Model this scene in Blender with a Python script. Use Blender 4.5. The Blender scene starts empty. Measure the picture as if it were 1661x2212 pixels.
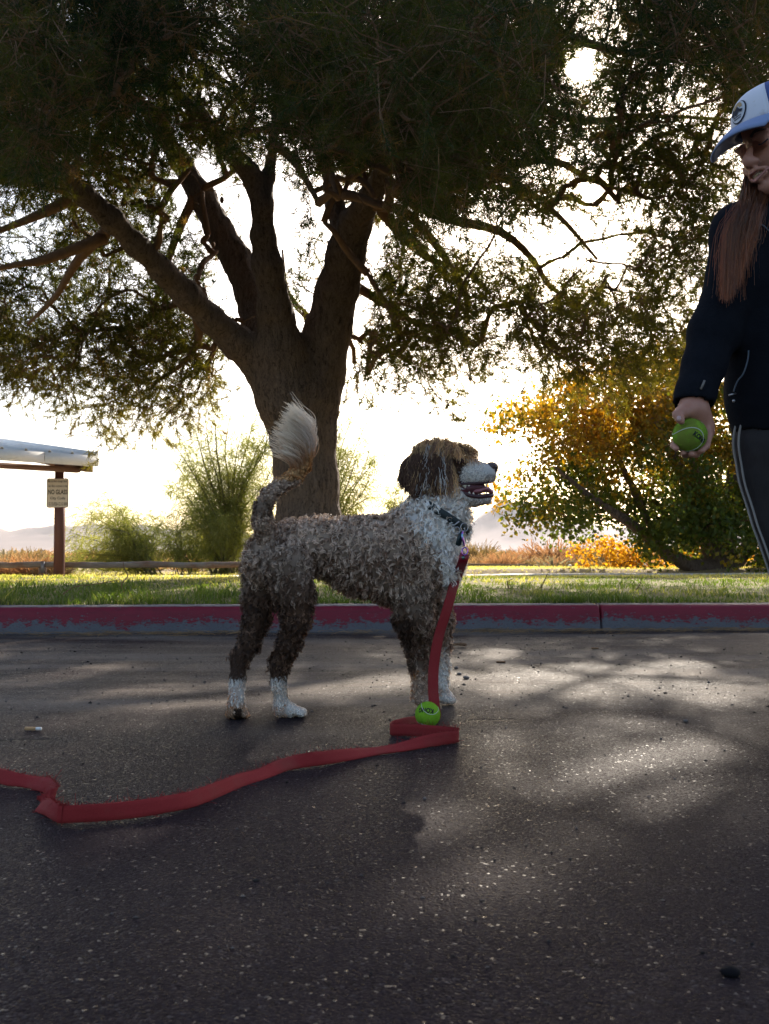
import bpy, bmesh, math, random
import numpy as np
from mathutils import Vector, Matrix
R0 = np.random.default_rng(7)
random.seed(7)
scene = bpy.context.scene
COL = scene.collection

# ------------------------------------------------------------------ camera
CAM_H = 0.45
FPX = 2000.0                      # focal length in photo display pixels (1661 x 2212)
PITCH = math.atan(0.042)
cam_d = bpy.data.cameras.new('camera')
cam = bpy.data.objects.new('camera', cam_d)
COL.objects.link(cam)
cam.location = (0, 0, CAM_H)
cam.rotation_euler = (math.pi/2 + PITCH, 0, 0)
cam_d.sensor_fit = 'VERTICAL'
cam_d.sensor_height = 36.0
cam_d.sensor_width = 27.0
cam_d.lens = 36.0*FPX/2212.0
cam_d.clip_start = 0.02
cam_d.clip_end = 30000
cam_d.dof.use_dof = True
cam_d.dof.focus_distance = 2.55
cam_d.dof.aperture_fstop = 13.0
scene.camera = cam

FW = np.array([0, math.cos(PITCH), math.sin(PITCH)])
UP = np.array([0, -math.sin(PITCH), math.cos(PITCH)])
def ray(u, v):
    return FW*FPX + np.array([1.0, 0, 0])*(u-830.5) + UP*(1106.0-v)
def P(u, v, y):
    r = ray(u, v)
    return np.array([0, 0, CAM_H]) + r*(y/r[1])
def G(u, v, z=0.0):
    r = ray(u, v)
    return np.array([0, 0, CAM_H]) + r*((z-CAM_H)/r[2])
def proj(p):
    q = np.asarray(p, dtype=float) - np.array([0, 0, CAM_H])
    d = q@FW
    return 830.5 + FPX*q[..., 0]/d, 1106.0 - FPX*(q@UP)/d

def px(r, y): return r*y/FPX
# ------------------------------------------------------------------ sky, sun, exposure
sd = ray(1258, 150); sd = sd/np.linalg.norm(sd)
SUN_EL = math.asin(sd[2]); SUN_AZ = math.atan2(sd[0], sd[1])
world = bpy.data.worlds.new('World'); scene.world = world
world.use_nodes = True
wn = world.node_tree; wn.nodes.clear()
wo = wn.nodes.new('ShaderNodeOutputWorld'); bg = wn.nodes.new('ShaderNodeBackground')
sky = wn.nodes.new('ShaderNodeTexSky'); sky.sky_type = 'NISHITA'
sky.sun_disc = False
sky.sun_elevation = SUN_EL; sky.sun_rotation = SUN_AZ
sky.altitude = 150; sky.air_density = 1.0; sky.dust_density = 3.0; sky.ozone_density = 1.0
bg.inputs['Strength'].default_value = 0.12
wn.links.new(sky.outputs[0], bg.inputs[0]); wn.links.new(bg.outputs[0], wo.inputs[0])
sun_d = bpy.data.lights.new('sun', 'SUN'); sun_d.energy = 5.0; sun_d.angle = math.radians(0.53)
sun_d.color = (1.0, 0.90, 0.76)
sun = bpy.data.objects.new('sun', sun_d); COL.objects.link(sun)
sun.rotation_euler = Vector(sd).to_track_quat('Z', 'Y').to_euler()
sun.location = (3, 12, 9)
scene.view_settings.view_transform = 'Standard'
scene.view_settings.look = 'None'
scene.view_settings.exposure = 1.32
scene.view_settings.gamma = 1.0
scene.view_settings.use_curve_mapping = False

# ------------------------------------------------------------------ helpers
def link(o, parent=None):
    COL.objects.link(o)
    if parent is not None: o.parent = parent
    return o
def tag(o, label=None, cat=None, group=None, kind=None):
    if label: o['label'] = label
    if cat: o['category'] = cat
    if group: o['group'] = group
    if kind: o['kind'] = kind
    return o
def empty(name, loc, label=None, cat=None, group=None, kind=None):
    o = bpy.data.objects.new(name, None); o.location = [float(c) for c in loc]; o.empty_display_size = 0.1
    COL.objects.link(o); return tag(o, label, cat, group, kind)
def mesh_obj(name, V, F, mat, parent=None, smooth=True, col=None, kind=None, uv=None):
    """V (n,3) world coordinates; F list/array of faces (all same size when array)."""
    V = np.ascontiguousarray(V, dtype=np.float32)
    me = bpy.data.meshes.new(name)
    if isinstance(F, np.ndarray):
        n, k = F.shape
        me.vertices.add(len(V)); me.vertices.foreach_set('co', V.ravel())
        me.loops.add(n*k); me.loops.foreach_set('vertex_index', F.astype(np.int32).ravel())
        me.polygons.add(n); me.polygons.foreach_set('loop_start', np.arange(0, n*k, k, dtype=np.int32))
        try: me.polygons.foreach_set('loop_total', np.full(n, k, dtype=np.int32))
        except Exception: pass
        me.update(calc_edges=True); me.validate()
    else:
        me.from_pydata(V.tolist(), [], F); me.update()
    if col is not None:
        a = me.color_attributes.new('Col', 'FLOAT_COLOR', 'POINT')
        c = np.ones((len(V), 4), dtype=np.float32); c[:, :3] = col
        a.data.foreach_set('color', c.ravel())
    if smooth: me.polygons.foreach_set('use_smooth', np.ones(len(me.polygons), dtype=bool))
    if mat is not None: me.materials.append(mat)
    o = bpy.data.objects.new(name, me)
    link(o, parent)
    if parent is not None:      # vertices are given in world space
        w = Vector(parent.location)
        pp = parent.parent
        while pp is not None: w += Vector(pp.location); pp = pp.parent
        me.vertices.foreach_set('co', (V - np.array(w, dtype=np.float32)).ravel()); me.update()
    if kind: o['kind'] = kind
    return o
def join(parts):
    """merge (V,F[,C]) tuples with faces of the same size"""
    vs, fs, cs, o = [], [], [], 0
    for p in parts:
        vs.append(p[0]); fs.append(np.asarray(p[1])+o); o += len(p[0])
        if len(p) > 2: cs.append(p[2])
    r = (np.concatenate(vs), np.concatenate(fs))
    return r + ((np.concatenate(cs),) if cs else ())
def nrm(a):
    a = np.asarray(a, dtype=float)
    return a/np.maximum(np.linalg.norm(a, axis=-1, keepdims=True), 1e-9)
def tube(pts, rad, sides=8, caps=True):
    pts = np.asarray(pts, float); n = len(pts)
    rad = np.broadcast_to(np.asarray(rad, float), (n,))
    T = nrm(np.gradient(pts, axis=0))
    ref = np.array([0.13, 0.2, 1.0]) if abs(T[0, 2]) < .9 else np.array([1.0, .1, .1])
    ns = []; a = nrm(np.cross(T[0], ref))
    for i in range(n):
        a = nrm(a - T[i]*np.dot(a, T[i])); ns.append(a)
    N = np.array(ns); B = np.cross(T, N)
    ang = np.linspace(0, 2*math.pi, sides, endpoint=False)
    V = (pts[:, None] + rad[:, None, None]*(np.cos(ang)[None, :, None]*N[:, None]+np.sin(ang)[None, :, None]*B[:, None])).reshape(-1, 3)
    i = np.arange(n-1)[:, None]*sides; j = np.arange(sides)[None]; j2 = (j+1) % sides
    F = np.stack([i+j, i+j2, i+sides+j2, i+sides+j], -1).reshape(-1, 4)
    if caps:
        V = np.concatenate([V, pts[:1], pts[-1:]]); c0 = len(V)-2; c1 = len(V)-1; jj = np.arange(sides); k = (jj+1) % sides
        F = np.concatenate([F, np.stack([np.full(sides, c0), k, jj, np.full(sides, c0)], -1)[:0]])
        b = (n-1)*sides
        tri0 = np.stack([jj, np.full(sides, c0), k, k], -1); tri1 = np.stack([b+jj, b+k, np.full(sides, c1), np.full(sides, c1)], -1)
        # keep caps as tiny quads by adding a mid vertex-free degenerate-safe fan of quads
        if sides % 2 == 0:
            q0 = np.stack([np.full(sides//2, c0), jj[2::2].tolist()+[0] if False else (jj[::2]+2) % sides, jj[::2]+1, jj[::2]], -1)
            q1 = np.stack([np.full(sides//2, c1), b+jj[::2], b+jj[::2]+1, b+(jj[::2]+2) % sides], -1)
            F = np.concatenate([F, q0, q1])
    return V, F
def smooth_path(pts, n):
    """Catmull-Rom through the rows of pts (any width), n samples"""
    p = np.asarray(pts, float); p = np.concatenate([2*p[:1]-p[1:2], p, 2*p[-1:]-p[-2:-1]])
    m = len(p)-3; t = np.linspace(0, m-1e-6, n); i = t.astype(int); f = (t-i)[:, None]
    a, b, c, d = p[i], p[i+1], p[i+2], p[i+3]
    return 0.5*(2*b+(c-a)*f+(2*a-5*b+4*c-d)*f**2+(-a+3*b-3*c+d)*f**3)
def ribbons(paths, width, side, col=None):
    """paths (N,K,3), width (N,K) half widths, side (N,K,3) or (N,1,3) unit vectors -> quads"""
    N, K, _ = paths.shape
    w = width[..., None]*side
    V = np.stack([paths-w, paths+w], 2).reshape(-1, 3)
    b = (np.arange(N)*K*2)[:, None]+np.arange(K-1)[None]*2
    F = np.stack([b, b+1, b+3, b+2], -1).reshape(-1, 4)
    if col is None: return V, F
    return V, F, np.repeat(col.reshape(-1, 3), 2, axis=0)
def box(lo, hi):
    x0, y0, z0 = lo; x1, y1, z1 = hi
    V = np.array([[x0,y0,z0],[x1,y0,z0],[x1,y1,z0],[x0,y1,z0],[x0,y0,z1],[x1,y0,z1],[x1,y1,z1],[x0,y1,z1]], float)
    F = np.array([[0,3,2,1],[4,5,6,7],[0,1,5,4],[1,2,6,5],[2,3,7,6],[3,0,4,7]])
    return V, F
def sphere(c, r, nu=24, nv=14, rot=None):
    r = np.broadcast_to(np.asarray(r, float), (3,))
    th = np.linspace(0.02, math.pi-0.02, nv); ph = np.linspace(0, 2*math.pi, nu, endpoint=False)
    V = np.stack([np.sin(th)[:, None]*np.cos(ph), np.sin(th)[:, None]*np.sin(ph), np.cos(th)[:, None]*np.ones(nu)], -1).reshape(-1, 3)*r
    if rot is not None: V = V@np.asarray(rot).T
    i = np.arange(nv-1)[:, None]*nu; j = np.arange(nu)[None]; j2 = (j+1) % nu
    F = np.stack([i+j, i+nu+j, i+nu+j2, i+j2], -1).reshape(-1, 4)
    return V+np.asarray(c, float), F
# value noise
_perm = np.random.default_rng(3).random((64, 64, 64)).astype(np.float32)
def noise3(p, s=1.0):
    p = np.asarray(p, float)*s; i = np.floor(p).astype(int); f = p-i; f = f*f*(3-2*f)
    r = 0
    for dx in (0, 1):
        for dy in (0, 1):
            for dz in (0, 1):
                w = (f[..., 0] if dx else 1-f[..., 0])*(f[..., 1] if dy else 1-f[..., 1])*(f[..., 2] if dz else 1-f[..., 2])
                r = r + w*_perm[(i[..., 0]+dx) % 64, (i[..., 1]+dy) % 64, (i[..., 2]+dz) % 64]
    return r
def fbm(p, s=1.0, o=4):
    return sum(noise3(p, s*2**k)*0.5**(k+1) for k in range(o))

# implicit surfaces: smooth union of tapered capsules / ellipsoids, meshed with surface nets
class Blob:
    def __init__(s): s.pr = []
    def cap(s, a, b, ra, rb, k=None, op='u', tag='', squash=(1, 1, 1)):
        s.pr.append(('c', np.array(a, float), np.array(b, float), ra, rb, k, op, tag, np.array(squash, float))); return s
    def chain(s, pts, k=None, tag='', squash=(1, 1, 1)):
        for (a, ra), (b, rb) in zip(pts[:-1], pts[1:]): s.cap(a, b, ra, rb, k, 'u', tag, squash)
        return s
    def ell(s, c, r, rot=None, k=None, op='u', tag=''):
        s.pr.append(('e', np.array(c, float), np.array(r, float)*np.ones(3), np.eye(3) if rot is None else np.asarray(rot), None, k, op, tag, None)); return s
    def dist(s, pr, X, Y, Z):
        if pr[0] == 'c':
            _, a, b, ra, rb, k, op, tg, sq = pr
            x, y, z = (X-a[0])/sq[0], (Y-a[1])/sq[1], (Z-a[2])/sq[2]
            d = (b-a)/sq; L = max(d@d, 1e-12)
            h = np.clip((x*d[0]+y*d[1]+z*d[2])/L, 0, 1)
            return (np.sqrt((x-h*d[0])**2+(y-h*d[1])**2+(z-h*d[2])**2)-(ra+(rb-ra)*h))*min(sq.min(), 1.0)
        _, c, r, R = pr[:4]
        x, y, z = X-c[0], Y-c[1], Z-c[2]
        q = [R[0, i]*x+R[1, i]*y+R[2, i]*z for i in range(3)]
        k0 = np.sqrt(sum((q[i]/r[i])**2 for i in range(3))); k1 = np.sqrt(sum((q[i]/r[i]**2)**2 for i in range(3)))
        return k0*(k0-1)/np.maximum(k1, 1e-9)
    def bounds(s, pr):
        if pr[0] == 'c':
            a, b, ra, rb, sq = pr[1], pr[2], pr[3], pr[4], pr[8]; r = max(ra, rb)*sq
            return np.minimum(a, b)-r, np.maximum(a, b)+r
        return pr[1]-pr[2].max(), pr[1]+pr[2].max()
    def tags(s, pts):
        ds = [(s.dist(p, pts[:, 0], pts[:, 1], pts[:, 2]), p[7]) for p in s.pr if p[6] == 'u' and p[7]]
        names = [t for _, t in ds]; i = np.argmin(np.stack([d for d, _ in ds]), 0)
        return np.array(names)[i]
    def mesh(s, vox, k, cut=()):
        bs = [s.bounds(p) for p in s.pr if p[6] == 'u']
        lo = np.min([b[0] for b in bs], 0)-k-3*vox; hi = np.max([b[1] for b in bs], 0)+k+3*vox
        n = np.ceil((hi-lo)/vox).astype(int)+1
        ax = [lo[i]+vox*np.arange(n[i]) for i in range(3)]
        D = np.full(n, 1.0, np.float32)
        for p in s.pr:
            kk = p[5] if p[5] is not None else k
            b0, b1 = s.bounds(p); m = kk+2.5*vox
            i0 = np.clip(np.floor((b0-m-lo)/vox).astype(int), 0, n); i1 = np.clip(np.ceil((b1+m-lo)/vox).astype(int)+1, 0, n)
            if (i1 <= i0).any(): continue
            sl = tuple(slice(a, b) for a, b in zip(i0, i1))
            d = s.dist(p, ax[0][sl[0]][:, None, None], ax[1][sl[1]][None, :, None], ax[2][sl[2]][None, None, :]).astype(np.float32)
            A = D[sl]
            if p[6] == 'u':
                h = np.maximum(kk-np.abs(A-d), 0)/kk; D[sl] = np.minimum(A, d)-h*h*kk*.25
            else:
                h = np.maximum(kk-np.abs(A+d), 0)/kk; D[sl] = np.maximum(A, -d)+h*h*kk*.25
        for (c, nn) in cut:      # half space kept: (x-c).n < 0
            c = np.asarray(c, float); nn = nrm(nn)
            d = ((ax[0]-c[0])*nn[0])[:, None, None]+((ax[1]-c[1])*nn[1])[None, :, None]+((ax[2]-c[2])*nn[2])[None, None, :]
            D = np.maximum(D, d.astype(np.float32))
        ins = D < 0
        cnt = np.zeros(n-1, np.int8)
        for dx in (0, 1):
            for dy in (0, 1):
                for dz in (0, 1):
                    cnt += ins[dx:n[0]-1+dx, dy:n[1]-1+dy, dz:n[2]-1+dz]
        ci = np.argwhere((cnt > 0) & (cnt < 8)); idx = np.full(n-1, -1, np.int32); idx[tuple(ci.T)] = np.arange(len(ci))
        acc = np.zeros((len(ci), 3)); w = np.zeros(len(ci))
        cs = [(a, b, c) for a in (0, 1) for b in (0, 1) for c in (0, 1)]
        val = {c: D[ci[:, 0]+c[0], ci[:, 1]+c[1], ci[:, 2]+c[2]] for c in cs}
        for c in cs:
            for a in range(3):
                if c[a] == 0:
                    e = list(c); e[a] = 1; e = tuple(e); v0, v1 = val[c], val[e]
                    m = (v0 < 0) != (v1 < 0); t = np.where(m, v0/np.where(m, v0-v1, 1), 0)
                    pt = np.array(c, float)[None]*np.ones((len(ci), 1)); pt[:, a] += t
                    acc += pt*m[:, None]; w += m
        V = lo+(ci+acc/w[:, None])*vox
        Q = []
        for a in range(3):
            b, c = (a+1) % 3, (a+2) % 3
            s0 = [slice(None)]*3; s1 = [slice(None)]*3; s0[a] = slice(0, -1); s1[a] = slice(1, None)
            df = ins[tuple(s0)] != ins[tuple(s1)]
            e = np.argwhere(df); e = e[(e[:, b] > 0) & (e[:, c] > 0) & (e[:, b] < n[b]-1) & (e[:, c] < n[c]-1)]
            flip = ins[tuple(e.T)]
            def g(db, dc):
                q = e.copy(); q[:, b] -= db; q[:, c] -= dc; return idx[tuple(q.T)]
            q = np.stack([g(1, 1), g(0, 1), g(0, 0), g(1, 0)], -1)
            q[~flip] = q[~flip][:, ::-1]; Q.append(q)
        return V, np.concatenate(Q)

# ------------------------------------------------------------------ material helpers
def mat(name, base=(0.5, 0.5, 0.5), rough=0.6, metal=0.0, spec=0.5):
    m = bpy.data.materials.new(name); m.use_nodes = True
    b = m.node_tree.nodes['Principled BSDF']
    b.inputs['Base Color'].default_value = (*base, 1); b.inputs['Roughness'].default_value = rough
    b.inputs['Metallic'].default_value = metal; b.inputs['Specular IOR Level'].default_value = spec
    return m
class N:
    """tiny node-graph helper"""
    def __init__(s, m): s.m = m; s.t = m.node_tree; s.n = s.t.nodes; s.l = s.t.links; s.b = s.n.get('Principled BSDF'); s.out = s.n.get('Material Output')
    def new(s, kind, **kw):
        x = s.n.new('ShaderNode'+kind)
        for k, v in kw.items(): setattr(x, k, v)
        return x
    def put(s, node, name, v):
        i = node.inputs[name]
        if hasattr(v, 'is_output'): s.l.new(v, i)
        elif isinstance(v, (tuple, list)) and len(v) == 3 and i.type == 'RGBA': i.default_value = (*v, 1)
        else: i.default_value = v
    def coord(s, kind='Object', scale=None):
        c = s.new('TexCoord').outputs[kind]
        if scale is None: return c
        mp = s.new('Mapping'); s.l.new(c, mp.inputs[0]); mp.inputs['Scale'].default_value = scale; return mp.outputs[0]
    def pos(s, scale=None):
        c = s.new('NewGeometry').outputs['Position']
        if scale is None: return c
        mp = s.new('Mapping'); s.l.new(c, mp.inputs[0]); mp.inputs['Scale'].default_value = scale; return mp.outputs[0]
    def noise(s, vec, scale, detail=4, rough=.55, out=0, dist=0.0):
        x = s.new('TexNoise'); s.l.new(vec, x.inputs['Vector']); x.inputs['Scale'].default_value = scale
        x.inputs['Detail'].default_value = detail; x.inputs['Roughness'].default_value = rough; x.inputs['Distortion'].default_value = dist
        return x.outputs[out]
    def vor(s, vec, scale, feature='F1', out='Distance', rand=1.0):
        x = s.new('TexVoronoi', feature=feature); s.l.new(vec, x.inputs['Vector']); x.inputs['Scale'].default_value = scale
        x.inputs['Randomness'].default_value = rand; return x.outputs[out]
    def ramp(s, fac, stops, interp='LINEAR'):
        x = s.new('ValToRGB'); s.l.new(fac, x.inputs[0]); e = x.color_ramp.elements; x.color_ramp.interpolation = interp
        while len(e) < len(stops): e.new(.5)
        for k, (p, c) in zip(e, stops):
            k.position = p; k.color = (*c, 1) if isinstance(c, (tuple, list)) else (c, c, c, 1)
        return x.outputs[0]
    def mix(s, fac, a, b, blend='MIX'):
        x = s.new('Mix', data_type='RGBA', blend_type=blend)
        for i, v in ((0, fac), (6, a), (7, b)):
            if hasattr(v, 'is_output'): s.l.new(v, x.inputs[i])
            elif isinstance(v, (tuple, list)): x.inputs[i].default_value = (*v, 1)
            else: x.inputs[i].default_value = v
        return x.outputs[2]
    def math(s, op, a, b=0.5, c=None):
        x = s.new('Math', operation=op)
        for i, v in enumerate((a, b, c)):
            if v is None: continue
            if hasattr(v, 'is_output'): s.l.new(v, x.inputs[i])
            else: x.inputs[i].default_value = v
        return x.outputs[0]
    def bump(s, h, strength=.5, dist=.01, normal=None):
        x = s.new('Bump'); s.l.new(h, x.inputs['Height']); x.inputs['Strength'].default_value = strength; x.inputs['Distance'].default_value = dist
        if normal is not None: s.l.new(normal, x.inputs['Normal'])
        return x.outputs[0]
    def attr(s, name='Col'):
        a = s.new('Attribute'); a.attribute_name = name; return a.outputs['Color']
def leaf_mat(name, trans=0.5, rough=.6, spec=.3, tint=(1.3, 1.15, .6)):
    """colour attribute; diffuse + translucent"""
    m = mat(name, rough=rough, spec=spec); n = N(m); c = n.attr()
    n.put(n.b, 'Base Color', c)
    t = n.new('BsdfTranslucent'); n.put(t, 'Color', n.mix(1.0, c, tint, 'MULTIPLY'))
    x = n.new('MixShader'); x.inputs[0].default_value = trans
    n.l.new(n.b.outputs[0], x.inputs[1]); n.l.new(t.outputs[0], x.inputs[2]); n.l.new(x.outputs[0], n.out.inputs[0])
    return m
# ================================================================== SETTING
KX0, KY0, KX1, KY1 = -2.10, 5.03, 2.25, 5.33       # kerb foot line
KA = math.atan2(KY1-KY0, KX1-KX0)
KD = np.array([math.cos(KA), math.sin(KA)]); KN = np.array([-KD[1], KD[0]])
def kerb_xy(s, t):       # along / behind the kerb foot
    return np.array([KX0, KY0])+KD*s+KN*t
def behind(x, y): return (x-KX0)*KN[0]+(y-KY0)*KN[1]
def sstep(a, b, x):
    t = np.clip((x-a)/(b-a), 0, 1); return t*t*(3-2*t)
def terr(x, y):
    x = np.asarray(x, float); y = np.asarray(y, float)
    t = behind(x, y)
    z = 0.145+0.02*sstep(0.2, 1.5, t)
    z = z-0.27*sstep(4.0, 14, t)-0.25*sstep(14, 70, t)
    z = z+0.20*sstep(0.2, 1.8, x+0.02*(y-16))*sstep(16.6, 17.3, y)*(1-sstep(20, 26, y))
    z = z+0.04*(noise3(np.stack([x, y, x*0], -1), .35)-.5)*sstep(2, 8, t)
    z = z+0.5*(noise3(np.stack([x, y, x*0+5], -1), .05)-.5)*sstep(20, 60, t)
    return z
def gz(x, y): return float(terr(np.array([x]), np.array([y]))[0])

# --- terrain behind the kerb
ys = np.concatenate([np.linspace(0.14, 16, 110), np.geomspace(16.3, 9000, 90)])
s_ = np.linspace(-1, 1, 121)
gx, gt = [], []
V = []
for t in ys:
    half = 9+t*1.3
    pts = np.array([KX0, KY0])+KD*(2.2+s_*half)[:, None]+KN*t
    V.append(np.stack([pts[:, 0], pts[:, 1], terr(pts[:, 0], pts[:, 1])], -1))
V = np.array(V); ny, nx = V.shape[:2]; i = np.arange(ny-1)[:, None]*nx; j = np.arange(nx-1)[None]
F = np.stack([i+j, i+j+1, i+nx+j+1, i+nx+j], -1).reshape(-1, 4)
m = mat('terrain_soil', rough=.95, spec=.1); n = N(m); p = n.pos()
sep = n.new('SeparateXYZ'); n.l.new(p, sep.inputs[0])
lawn = n.mix(n.noise(p, 1.7, 5), (.075, .085, .03), (.26, .20, .10))
lawn = n.mix(n.ramp(n.noise(p, 14, 4), [(.4, 0), (.65, 1)]), lawn, (.17, .15, .06))
dry = n.mix(n.noise(p, .5, 6), (.30, .22, .12), (.40, .32, .20))
far = n.mix(n.noise(p, .06, 6), (.33, .27, .19), (.24, .19, .12))
f1 = n.math('SMOOTHSTEP', sep.outputs[1], 13.0) if False else n.new('MapRange', interpolation_type='SMOOTHSTEP')
n.l.new(sep.outputs[1], f1.inputs[0]); f1.inputs[1].default_value = 9.5; f1.inputs[2].default_value = 15.5
f2 = n.new('MapRange', interpolation_type='SMOOTHSTEP'); n.l.new(sep.outputs[1], f2.inputs[0]); f2.inputs[1].default_value = 22; f2.inputs[2].default_value = 60
n.put(n.b, 'Base Color', n.mix(f2.outputs[0], n.mix(f1.outputs[0], lawn, dry), far))
n.put(n.b, 'Normal', n.bump(n.noise(p, 30, 6), .7, .02))
tag(mesh_obj('terrain', V.reshape(-1, 3), F, m), kind='structure')

# --- asphalt road: one sheet, finely divided near the lens
xs = np.concatenate([np.linspace(-60, -4, 12)[:-1], np.linspace(-4, 4.5, 120), np.linspace(4.5, 60, 12)[1:]])
ts = np.concatenate([-np.geomspace(40, 5.2, 10)[:-1], np.linspace(-5.2, 0.03, 90)])
X, T = np.meshgrid(xs, ts); XY = np.array([KX0, KY0])+KD*(X+2.1)[..., None]+KN*T[..., None]
Z = .003*(fbm(np.stack([XY[..., 0], XY[..., 1], 0*X], -1), .9, 3)-.47)*(1-sstep(-.5, 0, T))
V = np.concatenate([XY, Z[..., None]], -1).reshape(-1, 3); nx = len(xs); ny = len(ts)
def road_z(x, y):
    x = np.asarray(x, float); y = np.asarray(y, float)
    return .003*(fbm(np.stack([x, y, 0*x], -1), .9, 3)-.47)*(1-sstep(-.5, 0, behind(x, y)))
i = np.arange(ny-1)[:, None]*nx; j = np.arange(nx-1)[None]
F = np.stack([i+j, i+j+1, i+nx+j+1, i+nx+j], -1).reshape(-1, 4)
m = mat('asphalt', rough=.6, spec=.5); n = N(m); p = n.pos()
sep = n.new('SeparateXYZ'); n.l.new(p, sep.inputs[0])
cells = n.vor(p, 260, out='Color'); cdist = n.vor(p, 260)
sepc = n.new('SeparateColor'); n.l.new(cells, sepc.inputs[0])
stone = n.ramp(sepc.outputs[0], [(0, (.010, .0070, .0076)), (.5, (.026, .0185, .0200)), (.9, (.044, .033, .034)), (.98, (.070, .058, .058)), (1, (.11, .095, .09))])
fine = n.noise(p, 420, 3)
basec = n.mix(n.ramp(n.noise(p, 26, 5, .65), [(.32, 0), (.7, 1)]), stone, (.0255, .0180, .0195))
basec = n.mix(n.math('MULTIPLY', n.ramp(n.noise(p, 2.2, 5, .6), [(.42, 0), (.75, 1)]), .45), basec, (.047, .036, .037))
basec = n.mix(n.math('MULTIPLY', fine, .35), basec, (.016, .012, .0135))
# dust that has gathered in a band in front of the kerb
tt = n.math('ADD', n.math('MULTIPLY', n.math('SUBTRACT', sep.outputs[0], KX0), float(KN[0])), n.math('MULTIPLY', n.math('SUBTRACT', sep.outputs[1], KY0), float(KN[1])))
st = n.pos((.55, 2.6, 1)); dn = n.noise(st, 1.3, 6, .65)
band = n.ramp(n.math('ADD', n.math('MULTIPLY', tt, .2), 1.0), [(.40, 0), (.56, .85), (.70, .75), (.9, .5), (.97, .9)])
dust = n.math('MULTIPLY', n.ramp(n.math('MULTIPLY', dn, n.math('ADD', n.math('MULTIPLY', n.noise(p, 60, 4), .5), .75)), [(.40, 0), (.62, 1)]), band)
basec = n.mix(n.math('MULTIPLY', dust, .8), basec, (.22, .183, .15))
# cracks
wv = n.mix(.25, p, n.noise(p, 1.5, 4, out=1))
cr = n.vor(wv, .9, 'DISTANCE_TO_EDGE'); crm = n.math('MULTIPLY', n.ramp(cr, [(.0, 1), (.010, 0)]), n.ramp(n.noise(p, 1.1, 3), [(.53, 0), (.60, .8)]))
basec = n.mix(crm, basec, (.008, .007, .008))
n.put(n.b, 'Base Color', basec)
# every bit of aggregate faces its own way, so some of it throws the sun back
nv = n.new('VectorMath', operation='SUBTRACT'); n.l.new(cells, nv.inputs[0]); nv.inputs[1].default_value = (.5, .5, .5)
nm = n.new('VectorMath', operation='MULTIPLY'); n.l.new(nv.outputs[0], nm.inputs[0]); nm.inputs[1].default_value = (.52, .52, 0)
gn = n.new('NewGeometry')
hgt = n.math('ADD', n.math('MULTIPLY', n.math('SUBTRACT', 1.0, cdist), .6), n.math('MULTIPLY', n.noise(p, 90, 5, .7), .9))
hgt = n.math('SUBTRACT', hgt, n.math('MULTIPLY', crm, 2.0))
bn = n.bump(hgt, .9, .0034)
na = n.new('VectorMath', operation='ADD'); n.l.new(bn, na.inputs[0]); n.l.new(nm.outputs[0], na.inputs[1])
nn_ = n.new('VectorMath', operation='NORMALIZE'); n.l.new(na.outputs[0], nn_.inputs[0])
mixn = n.new('Mix', data_type='VECTOR'); n.l.new(n.math('GREATER_THAN', sepc.outputs[1], .985), mixn.inputs[0]); n.l.new(bn, mixn.inputs[4]); n.l.new(nn_.outputs[0], mixn.inputs[5])
n.put(n.b, 'Normal', mixn.outputs[1])
n.put(n.b, 'Specular IOR Level', n.math('ADD', n.math('MULTIPLY', n.math('GREATER_THAN', sepc.outputs[1], .985), .40), .011))
n.put(n.b, 'Roughness', n.math('ADD', n.ramp(sepc.outputs[2], [(.0, .16), (.2, .36), (1, .62)]), n.math('MULTIPLY', dust, .3)))
tag(mesh_obj('road', V, F, m), kind='structure')

# --- kerb: painted red over grey concrete, two lengths with a joint
m = mat('kerb_paint', rough=.7, spec=.25); n = N(m); p = n.pos()
sep = n.new('SeparateXYZ'); n.l.new(p, sep.inputs[0]); z = sep.outputs[2]
conc = n.mix(n.noise(p, 7, 6), (.088, .086, .096), (.145, .138, .144))
conc = n.mix(n.ramp(n.noise(p, 120, 3), [(.5, 0), (.75, 1)]), conc, (.085, .080, .083))
red = n.mix(n.noise(p, 5, 5), (.150, .006, .016), (.215, .013, .028))
red = n.mix(n.math('MULTIPLY', n.ramp(n.noise(n.pos((3, 3, 14)), 4, 6, .7), [(.45, 0), (.75, 1)]), .6), red, (.085, .010, .016))
flake = n.noise(n.pos((1, 1, 2.6)), 30, 10, .80); big = n.noise(n.pos((1.2, 1.2, .5)), 2.2, 4)
streak = n.noise(n.pos((14, 14, .8)), 1.2, 3)
lim = n.math('ADD', z, n.math('ADD', n.math('MULTIPLY', n.math('SUBTRACT', flake, .5), .34), n.math('ADD', n.math('MULTIPLY', n.math('SUBTRACT', big, .5), .10), n.math('MULTIPLY', n.math('SUBTRACT', streak, .5), .10))))
pm = n.ramp(lim, [(.058, 0), (.064, 1)])
chips = n.ramp(n.noise(p, 34, 6, .75), [(.645, 0), (.66, 1)])
pm = n.math('SUBTRACT', pm, n.math('MULTIPLY', chips, pm))
topw = n.math('MULTIPLY', n.ramp(n.math('ADD', z, n.math('MULTIPLY', n.math('SUBTRACT', flake, .5), .014)), [(.1405, 0), (.1425, 1)]), .9)
pm = n.math('SUBTRACT', pm, n.math('MULTIPLY', topw, pm))
n.put(n.b, 'Base Color', n.mix(pm, n.mix(topw, conc, (.24, .21, .19)), red))
n.put(n.b, 'Roughness', n.mix(pm, (.85,)*3, (.5,)*3))
n.put(n.b, 'Normal', n.bump(n.math('ADD', n.math('MULTIPLY', pm, .8), n.math('MULTIPLY', n.noise(p, 60, 6, .7), .8)), .5, .004))
kerb = empty('kerb', (*kerb_xy(2, 0), 0), kind='structure')
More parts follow.
